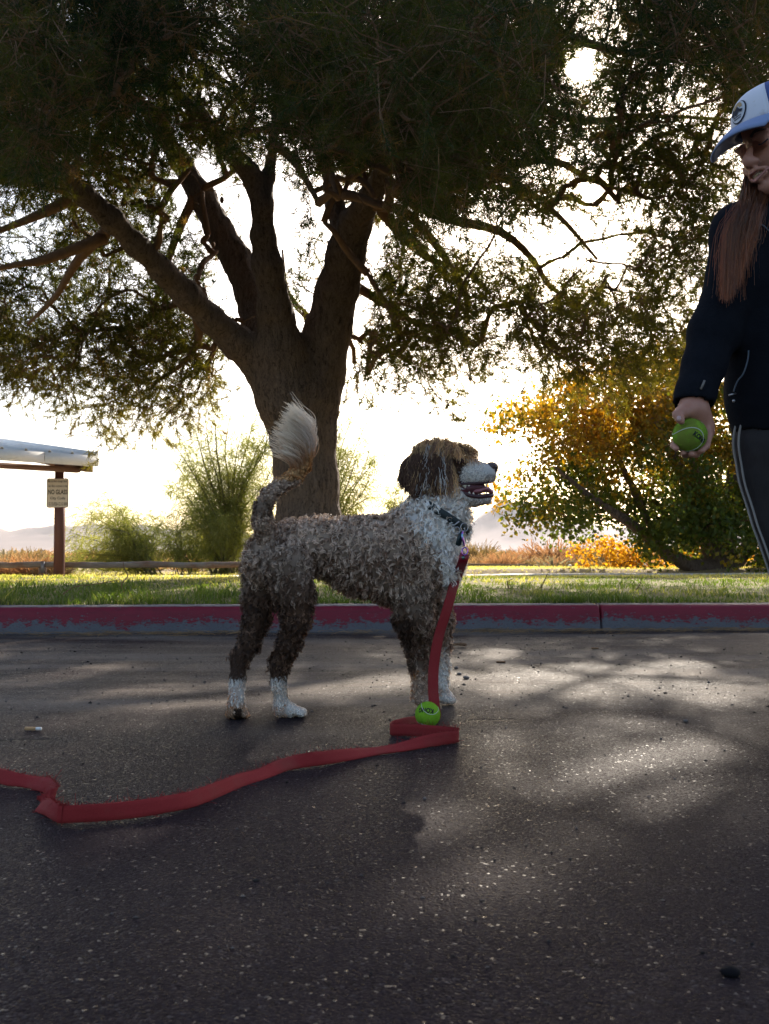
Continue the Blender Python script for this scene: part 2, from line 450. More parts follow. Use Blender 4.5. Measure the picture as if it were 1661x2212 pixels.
prof = [(-.002, -.06), (0, 0), (.006, .05), (.014, .095)]
for a in np.linspace(0, 1, 7): prof.append((.018+.040*(1-math.cos(a*math.pi/2)), .105+.040*math.sin(a*math.pi/2)))
prof += [(.10, .1462), (.155, .147), (.160, .12), (.160, -.06)]
prof = np.array(prof)
jx = G(1275, 1355)
sj = (jx[:2]-np.array([KX0, KY0]))@KD
def kerb_block(s0, s1, seed):
    rr = np.random.default_rng(seed); ss = np.concatenate([[s0, s0+.008], np.arange(s0+.05, s1-.05, .05), [s1-.008, s1]])
    V = []
    for q, s in enumerate(ss):
        e = .006 if q in (0, len(ss)-1) else 0
        pr = prof.copy(); c = np.array([.08, .05]); pr = c+(pr-c)*(1-e*6*.3) if e else pr
        pr = pr+rr.normal(0, .0009, pr.shape)+np.array([.003*math.sin(s*1.9+seed), .002*math.sin(s*1.1)])
        xy = kerb_xy(s, 0)[None]+KN[None]*pr[:, :1]
        V.append(np.concatenate([xy, pr[:, 1:]], 1))
    V = np.array(V); a, b = V.shape[:2]; i = np.arange(a-1)[:, None]*b; j = np.arange(b-1)[None]
    F = np.stack([i+j+1, i+j, i+b+j, i+b+j+1], -1).reshape(-1, 4).tolist()
    F.append(list(range(b))); F.append(list(range((a-1)*b, a*b))[::-1])
    return V.reshape(-1, 3), F
for q, (s0, s1) in enumerate([(-9, sj-.007), (sj+.007, sj+6.1), (sj+6.115, sj+13)]):
    mesh_obj('kerb_block', *kerb_block(s0, s1, q), m, kerb)

# --- concrete footpath across the lawn
m = mat('path_concrete', rough=.85, spec=.2); n = N(m); p = n.pos()
n.put(n.b, 'Base Color', n.mix(n.noise(p, 3, 6), (.50, .46, .40), (.62, .58, .52)))
cx = np.linspace(-16, 24, 90)
cy = 15.0+.028*(cx+2)**2*(cx < -2)*-.25+.0*cx
def path_mid(x): return 15.0-.010*np.clip(-2-x, 0, None)**2*.6
a = np.stack([cx, path_mid(cx)-.62], -1); b = np.stack([cx, path_mid(cx)+.62], -1)
za = terr(a[:, 0], a[:, 1]); zb = terr(b[:, 0], b[:, 1]); zz = np.maximum(za, zb)+.03
V = np.concatenate([np.c_[a, zz-.12], np.c_[a, zz], np.c_[b, zz], np.c_[b, zz-.12]]); k = len(cx); j = np.arange(k-1)
F = np.concatenate([np.stack([q*k+j, q*k+j+1, (q+1)*k+j+1, (q+1)*k+j], -1) for q in range(3)])
tag(mesh_obj('path', V, F, m), kind='structure')

# --- mountains
def ridge(name, y, amp, seed, x0, x1, fn, colr):
    k = 220; d = 26
    xx = np.linspace(x0, x1, k); tt = np.linspace(0, 1, d)
    top = fn(xx)
    rr = np.stack([xx/ (x1-x0)*46, xx*0+seed, xx*0], -1)
    V = []
    for t in tt:
        prof_ = math.sin(math.pi*min(t*.5/.62, 1)*1.0) if t < .62 else math.cos((t-.62)/.38*math.pi/2)
        prof_ = (t/.6)**1.5 if t < .6 else max(0, 1-(t-.6)/.4)
        yy = y+(t-.6)*amp*7
        nz = fbm(np.stack([xx/amp*1.2, xx*0+yy/amp*1.2, xx*0+seed], -1), 1.6, 5)-.47
        V.append(np.stack([xx, xx*0+yy, -3+top*prof_*(1+nz*.7*(1-abs(t-.6)))], -1))
    V = np.array(V); b = k; i = np.arange(d-1)[:, None]*b; j = np.arange(b-1)[None]
    F = np.stack([i+j, i+j+1, i+b+j+1, i+b+j], -1).reshape(-1, 4)
    m = mat(name+'_rock', rough=.95, spec=.1); q = N(m); p = q.pos()
    q.put(q.b, 'Base Color', q.mix(q.noise(p, .004, 8), colr, tuple(c*1.5 for c in colr)))
    return tag(mesh_obj(name, V.reshape(-1, 3), F, m), kind='structure')
def f_left(x):
    return 115+60*fbm(np.stack([x/900, x*0+3, x*0], -1), 1.6, 5)+40*np.exp(-((x+2300)/500)**2)
ridge('mountains', 6500, 220, 3, -6500, 4200, f_left, (.16, .12, .11))
def f_right(x):
    return 20+210*np.exp(-((x-690)/260)**2)+120*np.exp(-((x-1150)/400)**2)+70*fbm(np.stack([x/500, x*0+9, x*0], -1), 1.5, 5)-20
ridge('mountains', 5200, 260, 9, 250, 4600, f_right, (.17, .13, .13))

# --- desert haze: one closed box of even, thin air round camera and scene
V, F = box((-9500, -60, -14), (9500, 9400, 520))
hz = bpy.data.materials.new('haze_air'); hz.use_nodes = True; hn = hz.node_tree; hn.nodes.clear()
ho = hn.nodes.new('ShaderNodeOutputMaterial'); hv = hn.nodes.new('ShaderNodeVolumePrincipled')
hv.inputs['Color'].default_value = (.93, .95, 1, 1); hv.inputs['Density'].default_value = 0.28e-4; hv.inputs['Anisotropy'].default_value = .35
hn.links.new(hv.outputs[0], ho.inputs['Volume'])
HAZE = mesh_obj('haze', V, F, hz, smooth=False, kind='stuff')
# ================================================================== TREES
def bez(a, b, sag, rng, n=6, wig=.12, up=0.0):
    a = np.asarray(a, float); b = np.asarray(b, float); L = np.linalg.norm(b-a)
    m1 = a+(b-a)*.35+rng.normal(0, wig*L*.5, 3)+np.array([0, 0, sag*L+up*L]); m2 = a+(b-a)*.72+rng.normal(0, wig*L*.5, 3)+np.array([0, 0, sag*L*.8+up*L*.5])
    return smooth_path(np.array([a, m1, m2, b]), n)
def grow(nodes, targets, root, rng, sag=.06, wig=.13, nseg=7, back=.55):
    """connect every target to the wood that is already there; returns list of (path, parent index, child count)"""
    pos = [np.asarray(p, float) for p in nodes]; par = [-1]*len(pos); path_of = {}
    order = np.argsort(np.linalg.norm(targets-root, axis=1))
    A = np.array(pos)
    paths = []
    own = [-1]*len(pos)           # which path a node lies on
    for t in targets[order]:
        d = np.linalg.norm(A-t, axis=1)
        dr = np.linalg.norm(A-root, axis=1); dt = np.linalg.norm(t-root)
        cost = d+back*np.maximum(0, dr-dt+.15*d)
        j = int(np.argmin(cost))
        pth = bez(A[j], t, sag, rng, nseg, wig)
        paths.append([pth, own[j], 1]); me = len(paths)-1
        new = [pth[int(nseg*.45)], pth[int(nseg*.75)], pth[-1]]
        A = np.concatenate([A, np.array(new)]); own += [me]*3
    for k in range(len(paths)-1, -1, -1):
        q = paths[k][1]
        if q >= 0: paths[q][2] += paths[k][2]
    return paths
def wood(paths, r0, rmin, taper=.55, sides=lambda r: 6 if r > .014 else 4, rmax=.2, pw=.5):
    out = []
    for pth, q, c in paths:
        ra = min(r0*c**pw, rmax); 
        if q >= 0: ra = min(ra, min(r0*paths[q][2]**pw, rmax)*.9)
        rb = max(ra*taper, rmin)
        out.append((tube(pth if ra > .012 else pth[[0, 2, 4, len(pth)-1]], np.linspace(max(ra, rmin), rb, len(pth) if ra > .012 else 4), sides(ra), ra > .012), ra))
    return out
def twig_set(centers, dirs, n, L, rng, droop, spread):
    """n twigs per centre: (centres*n, 5, 3) paths"""
    M = len(centers); c = np.repeat(centers, n, 0); d0 = np.repeat(nrm(dirs), n, 0)
    d = nrm(d0+rng.normal(0, spread, (M*n, 3)))
    ln = L*rng.uniform(.55, 1.25, (M*n, 1))
    k = np.linspace(0, 1, 5)[None, :, None]
    st = c+rng.normal(0, 1, c.shape)*L*.16
    bend = nrm(rng.normal(0, 1, (M*n, 3)))*ln*.18
    pts = st[:, None]+d[:, None]*ln[:, None]*k+np.array([0, 0, -1.])*droop*ln[:, None]*k**2+bend[:, None]*np.sin(k*math.pi)
    return pts, np.repeat(np.arange(M), n)
def needles(tw, per, ln, w, rng, ang=1.4, t0=.12):
    """thin triangles set round each twig; tw (T,5,3); ln,w scalars or (T,)"""
    T = len(tw); t = rng.uniform(t0, 1, (T, per)); t = np.sqrt((t-t0)/(1-t0))*(1-t0)+t0
    f = t*4-1e-6; i = f.astype(int); fr = (f-i)[..., None]; r = np.arange(T)[:, None]
    base = tw[r, i]*(1-fr)+tw[r, i+1]*fr
    ax = nrm(tw[r, i+1]-tw[r, i])
    d = nrm(ax+ang*nrm(rng.normal(0, 1, (T, per, 3))))
    L = np.broadcast_to(np.asarray(ln), (T,))[:, None, None]*rng.uniform(.7, 1.15, (T, per, 1)); W = np.broadcast_to(np.asarray(w), (T,))[:, None, None]
    side = nrm(np.cross(d, rng.normal(0, 1, (T, per, 3))))
    V = np.stack([base-side*W*.5, base+side*W*.5, base+d*L+np.array([0, 0, -.06])*L], 2).reshape(-1, 3)
    F = np.arange(len(V)).reshape(-1, 3)
    return V, F

# ------------------------------------------------------------------ the big pine
m_bark = mat('pine_bark', rough=.9, spec=.15); n = N(m_bark); p = n.pos((1, 1, .38))
fw = n.mix(.10, n.pos((1, 1, .16)), n.noise(n.pos(), 6, 4, out=1))
f1 = n.noise(fw, 30, 6, .75, dist=.6); f2 = n.noise(n.pos((1, 1, .45)), 70, 4, .7)
fur_ = n.ramp(n.math('ADD', n.math('MULTIPLY', f1, .75), n.math('MULTIPLY', f2, .25)), [(.36, 0), (.47, .6), (.62, 1)])
bc = n.mix(f2, (.13, .096, .077), (.31, .235, .19)); bc = n.mix(n.math('MULTIPLY', n.noise(n.pos(), 2.2, 4), .7), bc, (.27, .175, .125))
bc = n.mix(fur_, (.055, .040, .031), bc)
n.put(n.b, 'Base Color', bc)
n.put(n.b, 'Normal', n.bump(n.math('ADD', fur_, n.math('MULTIPLY', f2, .5)), 1.0, .03))
m_twig = mat('pine_wood', (.15, .085, .048), .9, spec=.15); n = N(m_twig)
n.put(n.b, 'Base Color', n.mix(n.noise(n.pos(), 18, 5), (.10, .055, .030), (.24, .135, .075)))
n.put(n.b, 'Normal', n.bump(n.noise(n.pos((1, 1, .5)), 60, 5, .7), .8, .01))
m_needle = leaf_mat('pine_needles', trans=.66, rough=.5, spec=.35, tint=(1.5, 1.3, .42))

TY = 12.0

pine = empty('pine_tree', (*P(660, 1238, TY)[:2], gz(P(660, 1238, TY)[0], TY)), 'huge spreading pine with thick forked trunk and dark drooping crown behind the dog', 'pine tree')
B = Blob()
def limb(spec, k=.10):
    B.chain([(P(u, v, y), px(r, y)) for u, v, y, r in spec], k=k)
limb([(672, 1262, 12, 94), (670, 1225, 12, 78), (668, 1150, 12, 71), (662, 1040, 12, 68), (654, 940, 12, 71), (644, 868, 12, 82)], .12)
limb([(640, 868, 12, 84), (600, 815, 12, 62), (560, 775, 11.9, 46), (514, 742, 11.7, 36), (455, 690, 11.4, 30), (408, 642, 11.1, 29), (350, 584, 10.8, 27), (298, 532, 10.5, 25), (243, 478, 10.2, 24), (178, 418, 9.9, 22), (100, 388, 9.6, 18), (20, 375, 9.4, 15), (-80, 350, 9.2, 11)])
limb([(625, 850, 12, 70), (590, 760, 12.2, 54), (563, 715, 12.4, 42), (545, 640, 12.6, 36), (512, 563, 12.7, 34), (474, 500, 12.7, 31), (436, 425, 12.7, 29), (392, 352, 12.8, 24), (350, 290, 12.9, 18), (300, 215, 13, 13)])
limb([(625, 860, 11.9, 74), (606, 760, 11.7, 54), (594, 670, 11.5, 37), (580, 577, 11.3, 31), (568, 509, 11.2, 27), (566, 440, 11.1, 23), (540, 372, 11, 21), (495, 322, 10.8, 19), (432, 250, 10.5, 15), (370, 190, 10.2, 11), (300, 160, 9.9, 8)])
limb([(568, 460, 11.1, 20), (580, 380, 11.2, 14), (600, 250, 11.4, 11), (590, 90, 11.6, 9), (610, -150, 12, 7)])
limb([(670, 870, 12, 66), (692, 800, 12, 54), (706, 720, 11.9, 50), (730, 622, 11.7, 46), (748, 550, 11.5, 43), (766, 488, 11.3, 37), (800, 425, 10.8, 26), (850, 330, 10, 21), (910, 190, 9, 17), (960, 20, 8, 13), (1000, -160, 7, 9)])
limb([(752, 525, 11.5, 30), (722, 440, 11.7, 20), (700, 330, 12, 15), (720, 150, 12.4, 11), (760, -80, 12.8, 8)])
limb([(350, 284, 12.9, 14), (355, 140, 13, 11), (370, -100, 13.3, 8)])
V, F = B.mesh(.034, .08)
# plates of bark as relief
q = V*np.array([1, 1, .25]); dn = (np.abs(noise3(q, 13)-.5)+np.abs(noise3(q+3, 27)-.5)*.6)
c0 = (V[F[:, 0]]+V[F[:, 2]])/2
e1 = V[F[:, 2]]-V[F[:, 0]]; e2 = V[F[:, 3]]-V[F[:, 1]]; fn = np.cross(e1, e2); vn = np.zeros_like(V)
for k in range(4): np.add.at(vn, F[:, k], fn)
vn = nrm(vn)
V = V+vn*((dn-.35)*.045)[:, None]+vn*((fbm(V, 1.6, 3)-.45)*.06)[:, None]
mesh_obj('trunk', V, F, m_bark, pine)
# grown-over knot on the right limb
kc = P(705, 806, 12)-np.array([0, px(50, 12)+.005, 0]); th = np.linspace(0, 2*math.pi, 16, endpoint=False)
rings = [(.075, .03), (.072, -.012), (.055, -.03), (.045, -.012), (.03, -.022), (.02, -.006), (.004, -.012)]
V = np.concatenate([np.stack([kc[0]+r*.85*np.cos(th), kc[1]+d+0*th, kc[2]+r*1.1*np.sin(th)], -1) for r, d in rings])
i = np.arange(len(rings)-1)[:, None]*16; j = np.arange(16)[None]; j2 = (j+1) % 16
mesh_obj('knot', V, np.stack([i+j, i+j2, i+16+j2, i+16+j], -1).reshape(-1, 4), m_bark, pine)

rng = np.random.default_rng(21)
# where the crown hangs: rows of (v, [(u0,u1,density,y0,y1), ...])
CROWN = [
 (-300, [(-200, 1600, .3, 8, 15)]), (-200, [(-200, 1700, .45, 7, 14)]),
 (-100, [(-200, 1800, .9, 6, 15)]),
 (0, [(-150, 420, 1.2, 7, 14), (420, 560, .5, 8, 14), (560, 1230, 1.2, 6.5, 14), (1230, 1420, .85, 9, 15), (1420, 1800, 1.1, 8, 15)]),
 (90, [(-150, 400, 1.2, 7, 14), (400, 560, .45, 8, 14), (560, 1225, 1.3, 6.5, 14), (1290, 1430, .9, 9, 15), (1430, 1800, 1.1, 8, 15)]),
 (180, [(-150, 340, 1.2, 7, 13), (340, 560, .5, 9, 14), (560, 1215, 1.3, 6.5, 13), (1295, 1480, .95, 9, 15), (1480, 1800, 1.0, 9, 15)]),
 (270, [(-150, 280, 1.2, 7, 13), (280, 560, .6, 9, 14), (580, 1130, 1.3, 6.5, 13), (1130, 1300, .9, 8, 14), (1300, 1500, .9, 9, 15), (1500, 1800, .9, 9, 15)]),
 (360, [(-150, 200, 1.1, 8, 13), (200, 560, 1.0, 10, 15), (650, 1090, 1.25, 6.5, 12), (1090, 1300, .9, 9, 14), (1300, 1600, 1.0, 9, 15)]),
 (440, [(-150, 140, .9, 9, 14), (140, 470, 1.0, 11, 16), (670, 1000, 1.0, 7.5, 13), (1000, 1330, .75, 9, 14), (1330, 1620, .85, 10, 15)]),
 (520, [(-150, 120, .8, 9, 14), (120, 480, 1.0, 11, 16), (470, 540, .3, 14, 16), (600, 720, .30, 13, 16), (820, 1010, .55, 10, 15), (1010, 1330, .75, 10, 15), (1330, 1600, .9, 10, 15)]),
 (600, [(-150, 200, .85, 9, 14), (200, 540, 1.0, 12, 16), (600, 720, .5, 13, 16), (790, 980, 1.0, 11, 15), (980, 1250, 1.0, 10, 15), (1250, 1560, 1.2, 10, 15)]),
 (680, [(-150, 520, 1.25, 10, 15), (600, 660, .5, 13, 16), (775, 1030, 1.2, 11, 15), (1030, 1180, .6, 11, 15), (1180, 1520, 1.3, 10, 15)]),
 (745, [(-150, 480, 1.2, 10, 15), (760, 1060, 1.15, 11, 15), (1170, 1400, 1.2, 11, 15), (1400, 1500, .6, 12, 15)]),
 (800, [(-150, 60, .8, 10, 14), (60, 470, 1.1, 10, 15), (760, 920, .6, 11, 15), (920, 1050, .6, 11, 14), (1200, 1360, .5, 11, 14)]),
 (855, [(110, 420, .7, 10, 14), (770, 900, .25, 11, 14), (930, 1000, .4, 11, 14)]),
 (905, [(190, 320, .6, 10, 13)]),
]
cl = []
for r_, (v, spans) in enumerate(CROWN):
    dv = 80 if r_ >= 3 else 110
    for u0, u1, dens, y0, y1 in spans:
        nn2 = rng.poisson(max(.2, (u1-u0)*dv/(95.*85.)*dens*(9.5 if v <= 360 else 7.0 if u0 > 900 else 6.0)))
        for _ in range(nn2):
            y = rng.uniform(min(y0, 12), min(y1, 13.5))
            if v >= 520: y = rng.uniform(11.4, 13.6) if u1 < 760 else rng.uniform(9.6, 12.6)
            elif v >= 360: y = rng.uniform(min(y0, 10), 13.3)
            cl.append(P(rng.uniform(u0, u1), v+rng.uniform(-.5, .5)*dv, y))
# close, dark boughs that hang over the lens side
for (u, v, y) in [(620,60,5.6),(700,120,5.4),(760,40,5.2),(830,130,5.2),(900,60,5.0),(650,210,5.8),(740,240,5.6),(820,250,5.5),(900,210,5.3),(980,150,5.2),(1040,230,5.6),(700,330,6.0),(790,350,5.9),(880,340,5.8),(960,310,5.7),(1050,330,6.2),(760,420,6.6),(850,430,6.4),(930,410,6.4),(990,70,5.2),(1080,130,5.6),(60,60,5.8),(150,120,6.0),(40,180,6.2),(130,230,6.4),(230,70,6.2),(60,300,6.6),(270,150,6.8),(330,40,6.4),(10,20,5.6),(1450,40,7),(1560,90,7),(1640,30,7),(1600,160,7.5)]:
    for _ in range(4): cl.append(P(u+rng.normal(0, 34), v+rng.normal(0, 34), y+rng.uniform(-.5, .9)))
cl = np.array(cl)
# the gap through which the sun looks down at the dog's corner of the road
hole_o = np.array([0, 0, CAM_H])
def ray_dist(pts, o, d):
    w = pts-o; t = np.clip(w@d, 0, None); return np.linalg.norm(w-t[:, None]*d, axis=1)
GAPS = []          # (ground x, ground y, radius): openings in the crown above the sunlit patches
def lit_gap(u, v, r): g = G(u, v); GAPS.append((np.array([g[0], g[1], 0.02]), r))
for a in [(895, 1795, .07), (950, 1800, .08), (990, 1785, .06), (930, 1845, .05), (1290, 1700, .09), (1440, 1645, .13), (1330, 1665, .09), (1570, 1655, .12), (1400, 1715, .08), (1500, 1690, .08), (1480, 1440, .14), (1620, 1480, .14), (300, 1500, .14), (420, 1505, .13), (560, 1490, .14), (700, 1480, .13), (820, 1470, .13), (200, 1445, .12), (950, 1465, .12), (1080, 1470, .14), (1200, 1450, .14), (1250, 1485, .12), (1350, 1450, .14), (1520, 1490, .14), (1060, 1410, .14)]: lit_gap(*a)
def open_gaps(pts, extra=.0, only_sun=False):
    keep = ray_dist(pts, hole_o, sd) > .14+extra
    if not only_sun:
        lucky = np.random.default_rng(5).random(len(pts)) < .12
        for o, r in GAPS: keep &= (ray_dist(pts, o, sd) > r) | lucky
    return keep
cl = cl[open_gaps(cl, .05)]
troot = P(650, 800, 12)
limb_nodes = []
for pr in B.pr[6:]:
    for f in (.0, .5): limb_nodes.append(pr[1]*(1-f)+pr[2]*f)
limb_nodes = np.array([p for p in limb_nodes if p[2] > P(650, 720, 12)[2]])
extra_wood = [[(228, 513, 10.4), (100, 560, 10.2), (45, 570, 10.1), (-60, 590, 10)], [(420, 425, 12.6), (385, 500, 12.8), (350, 600, 13), (322, 690, 13.2), (260, 740, 13.3)],
  [(640, 850, 12.3), (668, 705, 12.8), (640, 660, 13.2), (618, 620, 13.6), (610, 540, 14)],
  [(900, 300, 9.6), (1000, 350, 10), (1120, 400, 10.6), (1210, 470, 11), (1290, 560, 11.4)],
  [(880, 330, 9.9), (1000, 380, 10.4), (1180, 345, 11), (1280, 390, 11.4), (1400, 430, 12)],
  [(830, 400, 10.6), (960, 470, 11), (1080, 500, 11.4), (1150, 560, 11.7), (1190, 620, 12), (1270, 670, 12.2)],
  [(800, 425, 10.9), (870, 510, 11.4), (930, 560, 11.8), (1010, 590, 12), (1060, 640, 12.3)],
  [(940, 150, 8.8), (1100, 200, 10), (1250, 260, 11.4), (1400, 250, 12.5), (1600, 260, 13)],
  [(1000, -60, 7.6), (1180, 60, 9), (1400, 120, 11), (1650, 110, 12.5)],
  [(250, 480, 10.3), (170, 560, 10.6), (120, 640, 10.9), (60, 700, 11)], [(178, 418, 9.9), (70, 470, 9.8), (-60, 520, 9.7)],
  [(410, 640, 11.1), (430, 720, 11.6), (400, 780, 12), (330, 830, 12.2)],
  [(740, 600, 11.6), (820, 650, 12.2), (900, 700, 12.7), (980, 740, 13)], [(790, 440, 10.9), (890, 470, 10.6), (1000, 620, 11.2), (1010, 700, 11.6)]]
big = []
for spec in extra_wood:
    pth = smooth_path(np.array([P(*q) for q in spec]), 16); r = np.linspace(.075, .018, 16)
    big.append((tube(pth, r, 8), .06)); limb_nodes = np.concatenate([limb_nodes, pth[4::3]])
paths = grow(limb_nodes, cl, troot, rng, sag=.04, wig=.09, nseg=8, back=.9)
ws = sorted(big+wood(paths, .0062, .0042, rmax=.05), key=lambda a: -a[1])
for (V, F), r in ws[:70]: mesh_obj('branch', V, F, m_twig, pine)
mesh_obj('twigs', *join([w[0] for w in ws[70:]]), m_twig, pine, kind='stuff')
# needle sprays; the thick lower limbs themselves are bare
LB = []
for pr in B.pr[6:]:
    for f in np.linspace(0, 1, 5): p = pr[1]*(1-f)+pr[2]*f; u, v = proj(p); LB.append((u, v, p[1], (pr[3]+(pr[4]-pr[3])*f)*FPX/p[1]))
LB = np.array(LB); LB = LB[(LB[:, 1] > 400) & (LB[:, 0] > 205)]
def off_limbs(pts):
    u, v = proj(pts); d = np.hypot(u[:, None]-LB[None, :, 0], v[:, None]-LB[None, :, 1])-LB[None, :, 3]
    return ~((d < 26) & (pts[:, 1][:, None] < LB[None, :, 2]+.35) & (v[:, None] > 330)).any(1)
# needle sprays
def spray(centers, dirs, n, L, per, nl, w, droop, spread, rng, name):
    tw, own = twig_set(centers, dirs, n, L, rng, droop, spread)
    k = open_gaps(tw[:, 2], 0) & open_gaps(tw[:, 4], 0, True) & off_limbs(tw[:, 2]) & off_limbs(tw[:, 4]); tw = tw[k]; own = own[k]
    y = tw[:, 2, 1]
    V, F = needles(tw, per, nl, w*np.clip((y-2)/8, .5, 1.1), rng)
    cc = tw[:, 2]
    g = np.clip(fbm(cc, .9, 2)*1.2-.15+.55*np.clip((3.9-cc[:, 2])/1.8, 0, 1)*np.clip((cc[:, 1]-8)/1.5, 0, 1)-.18*(cc[:, 1] < 8)+rng.normal(0, .09, len(cc)), 0, 1)[:, None]; old = (rng.random(len(cc)) < .07)[:, None]  # backlight painted in: low far sprays lighter; near boughs darker for shade
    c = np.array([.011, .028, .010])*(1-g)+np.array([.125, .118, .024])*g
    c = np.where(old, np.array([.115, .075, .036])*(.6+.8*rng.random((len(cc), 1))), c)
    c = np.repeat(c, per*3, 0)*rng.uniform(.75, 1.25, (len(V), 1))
    ce = V.reshape(-1, 3, 3).mean(1); kp = np.ones(len(ce), bool); lucky = rng.random(len(ce)) < .10
    for o, r in GAPS: kp &= (ray_dist(ce, o, sd) > r*.9) | lucky
    V = V.reshape(-1, 3, 3)[kp].reshape(-1, 3); c = c.reshape(-1, 3, 3)[kp].reshape(-1, 3); F = np.arange(len(V)).reshape(-1, 3)
    d = tw[:, -1]-tw[:, 0]
    side = nrm(np.cross(d, rng.normal(0, 1, d.shape)))[:, None]
    t3 = tw[:, ::2]; tv, tf = ribbons(t3, np.broadcast_to(np.array([.004, .003, .001])[None], t3.shape[:2]), side)
    return V, F, c, tv, tf
dirs = np.array([nrm(p[0][-1]-p[0][-3]) for p in paths]); cen = np.array([p[0][-1] for p in paths]); mid = np.array([p[0][-3] for p in paths])
cen2 = np.concatenate([cen, mid]); dir2 = np.concatenate([dirs, dirs])*.6+np.array([0, 0, -.08])
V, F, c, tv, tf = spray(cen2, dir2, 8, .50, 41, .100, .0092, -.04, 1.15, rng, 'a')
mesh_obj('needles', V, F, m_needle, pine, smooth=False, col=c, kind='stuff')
mesh_obj('fine_twigs', tv, tf, m_twig, pine, kind='stuff')
print('pine clusters', len(cl), 'needles', len(F))
# cones here and there
cones = []
for k in rng.choice(len(cen), 60, replace=False):
    if cen[k][1] < 8: continue
    o = cen[k]+rng.normal(0, .12, 3); cones.append(sphere(o, (.028, .028, .045), 8, 6))
mesh_obj('pine_cones', *join(cones), m_twig, pine, kind='stuff')
# ================================================================== OTHER TREES AND SHRUBS
# ------------------------------------------------------------------ autumn tree on the berm
m_leaf = leaf_mat('autumn_leaves', trans=.55, rough=.5, spec=.35, tint=(1.5, 1.2, .5))
AY = 17.6
rng = np.random.default_rng(5)
base = P(1520, 1232, AY); base[2] = gz(base[0], AY)-.05
atree = empty('autumn_tree', base, 'broad low tree with orange yellow and green autumn leaves on several leaning stems', 'tree')
stems = [[(1545, 1238, 17.6, 30), (1540, 1180, 17.5, 24), (1515, 1120, 17.3, 19), (1485, 1040, 17.0, 14), (1440, 960, 16.8, 9), (1400, 880, 16.6, 5)],
 [(1555, 1238, 17.7, 26), (1570, 1160, 17.8, 20), (1580, 1060, 18, 15), (1590, 960, 18.2, 10), (1580, 860, 18.2, 6)],
 [(1530, 1232, 17.4, 22), (1490, 1222, 17.2, 17), (1440, 1195, 16.9, 14), (1390, 1150, 16.6, 12), (1330, 1110, 16.3, 9), (1260, 1060, 16.1, 6), (1200, 1010, 16, 4)],
 [(1500, 1060, 17.2, 14), (1500, 960, 17.4, 10), (1480, 860, 17.6, 7), (1470, 800, 17.6, 4)],
 [(1572, 1236, 17.8, 20), (1610, 1190, 18, 15), (1640, 1120, 18.2, 11), (1680, 1030, 18.4, 8)],
 [(1420, 1170, 16.8, 8), (1370, 1060, 16.8, 8), (1320, 960, 16.9, 6), (1280, 880, 17, 4)]]
sn = []
B = Blob()
for sp in stems:
    B.chain([(P(u, v, y), px(r*1.0, y)) for u, v, y, r in sp], k=.06)
    q = smooth_path(np.array([P(u, v, y) for u, v, y, r in sp]), 12); sn.append(q[3:])
V, F = B.mesh(.03, .05); V = V+((fbm(V*np.array([1, 1, .5]), 9, 3)-.47)*.05)[:, None]
mesh_obj('trunk', V, F, m_bark, atree)
AC = [(735, [(1480, 1640, .5)]), (790, [(1330, 1700, 1)]), (840, [(1160, 1240, .3), (1240, 1720, 1)]), (890, [(1090, 1180, .35), (1180, 1740, 1)]), (940, [(1060, 1140, .4), (1140, 1760, 1)]),
 (990, [(1090, 1190, .5), (1190, 1780, 1)]), (1040, [(1080, 1190, .75), (1190, 1780, 1)]), (1090, [(1075, 1180, .9), (1180, 1780, 1)]), (1125, [(1100, 1200, .45), (1200, 1300, .5), (1300, 1780, .9)]), (1165, [(1220, 1290, .25), (1360, 1760, .65)]), (1200, [(1400, 1480, .4), (1560, 1740, .4)])]
cl = []
for v, sp in AC:
    for u0, u1, d in sp:
        for _ in range(rng.poisson((u1-u0)/62.*d*2.6)): cl.append(P(rng.uniform(u0, u1), v+rng.uniform(-27, 27), rng.uniform(15.6, 19.6)))
cl = np.array(cl); root = P(1540, 1200, 17.6)
pa = grow(np.concatenate(sn), cl, root, rng, sag=.05, wig=.2, nseg=7)
wa = sorted(wood(pa, .0075, .004, rmax=.04), key=lambda a: -a[1])
for (V, F), r in wa[:40]: mesh_obj('branch', V, F, m_twig, atree)
mesh_obj('twigs', *join([w[0] for w in wa[40:]]), m_twig, atree, kind='stuff')
def leaves(cen, nper, spread, size, rng, palette):
    """folded leaves: two triangles on a midrib, hung from the points"""
    M = len(cen); c = np.repeat(cen, nper, 0)+nrm(rng.normal(0, 1, (M*nper, 3)))*(rng.random((M*nper, 1))**.5)*spread
    d = nrm(rng.normal(0, 1, c.shape)+np.array([0, 0, -.7])); s = nrm(np.cross(d, rng.normal(0, 1, c.shape))); nn_ = np.cross(d, s)
    L = size*rng.uniform(.6, 1.2, (len(c), 1)); W = L*.36
    V = np.stack([c, c+d*L*.45+s*W+nn_*W*.35, c+d*L, c+d*L*.45-s*W+nn_*W*.35], 1).reshape(-1, 3)
    b = np.arange(len(c))[:, None]*4
    F = np.concatenate([b+np.array([[0, 1, 2]]), b+np.array([[0, 2, 3]])])
    col = palette(c, rng); return V, F, np.repeat(col, 4, 0)
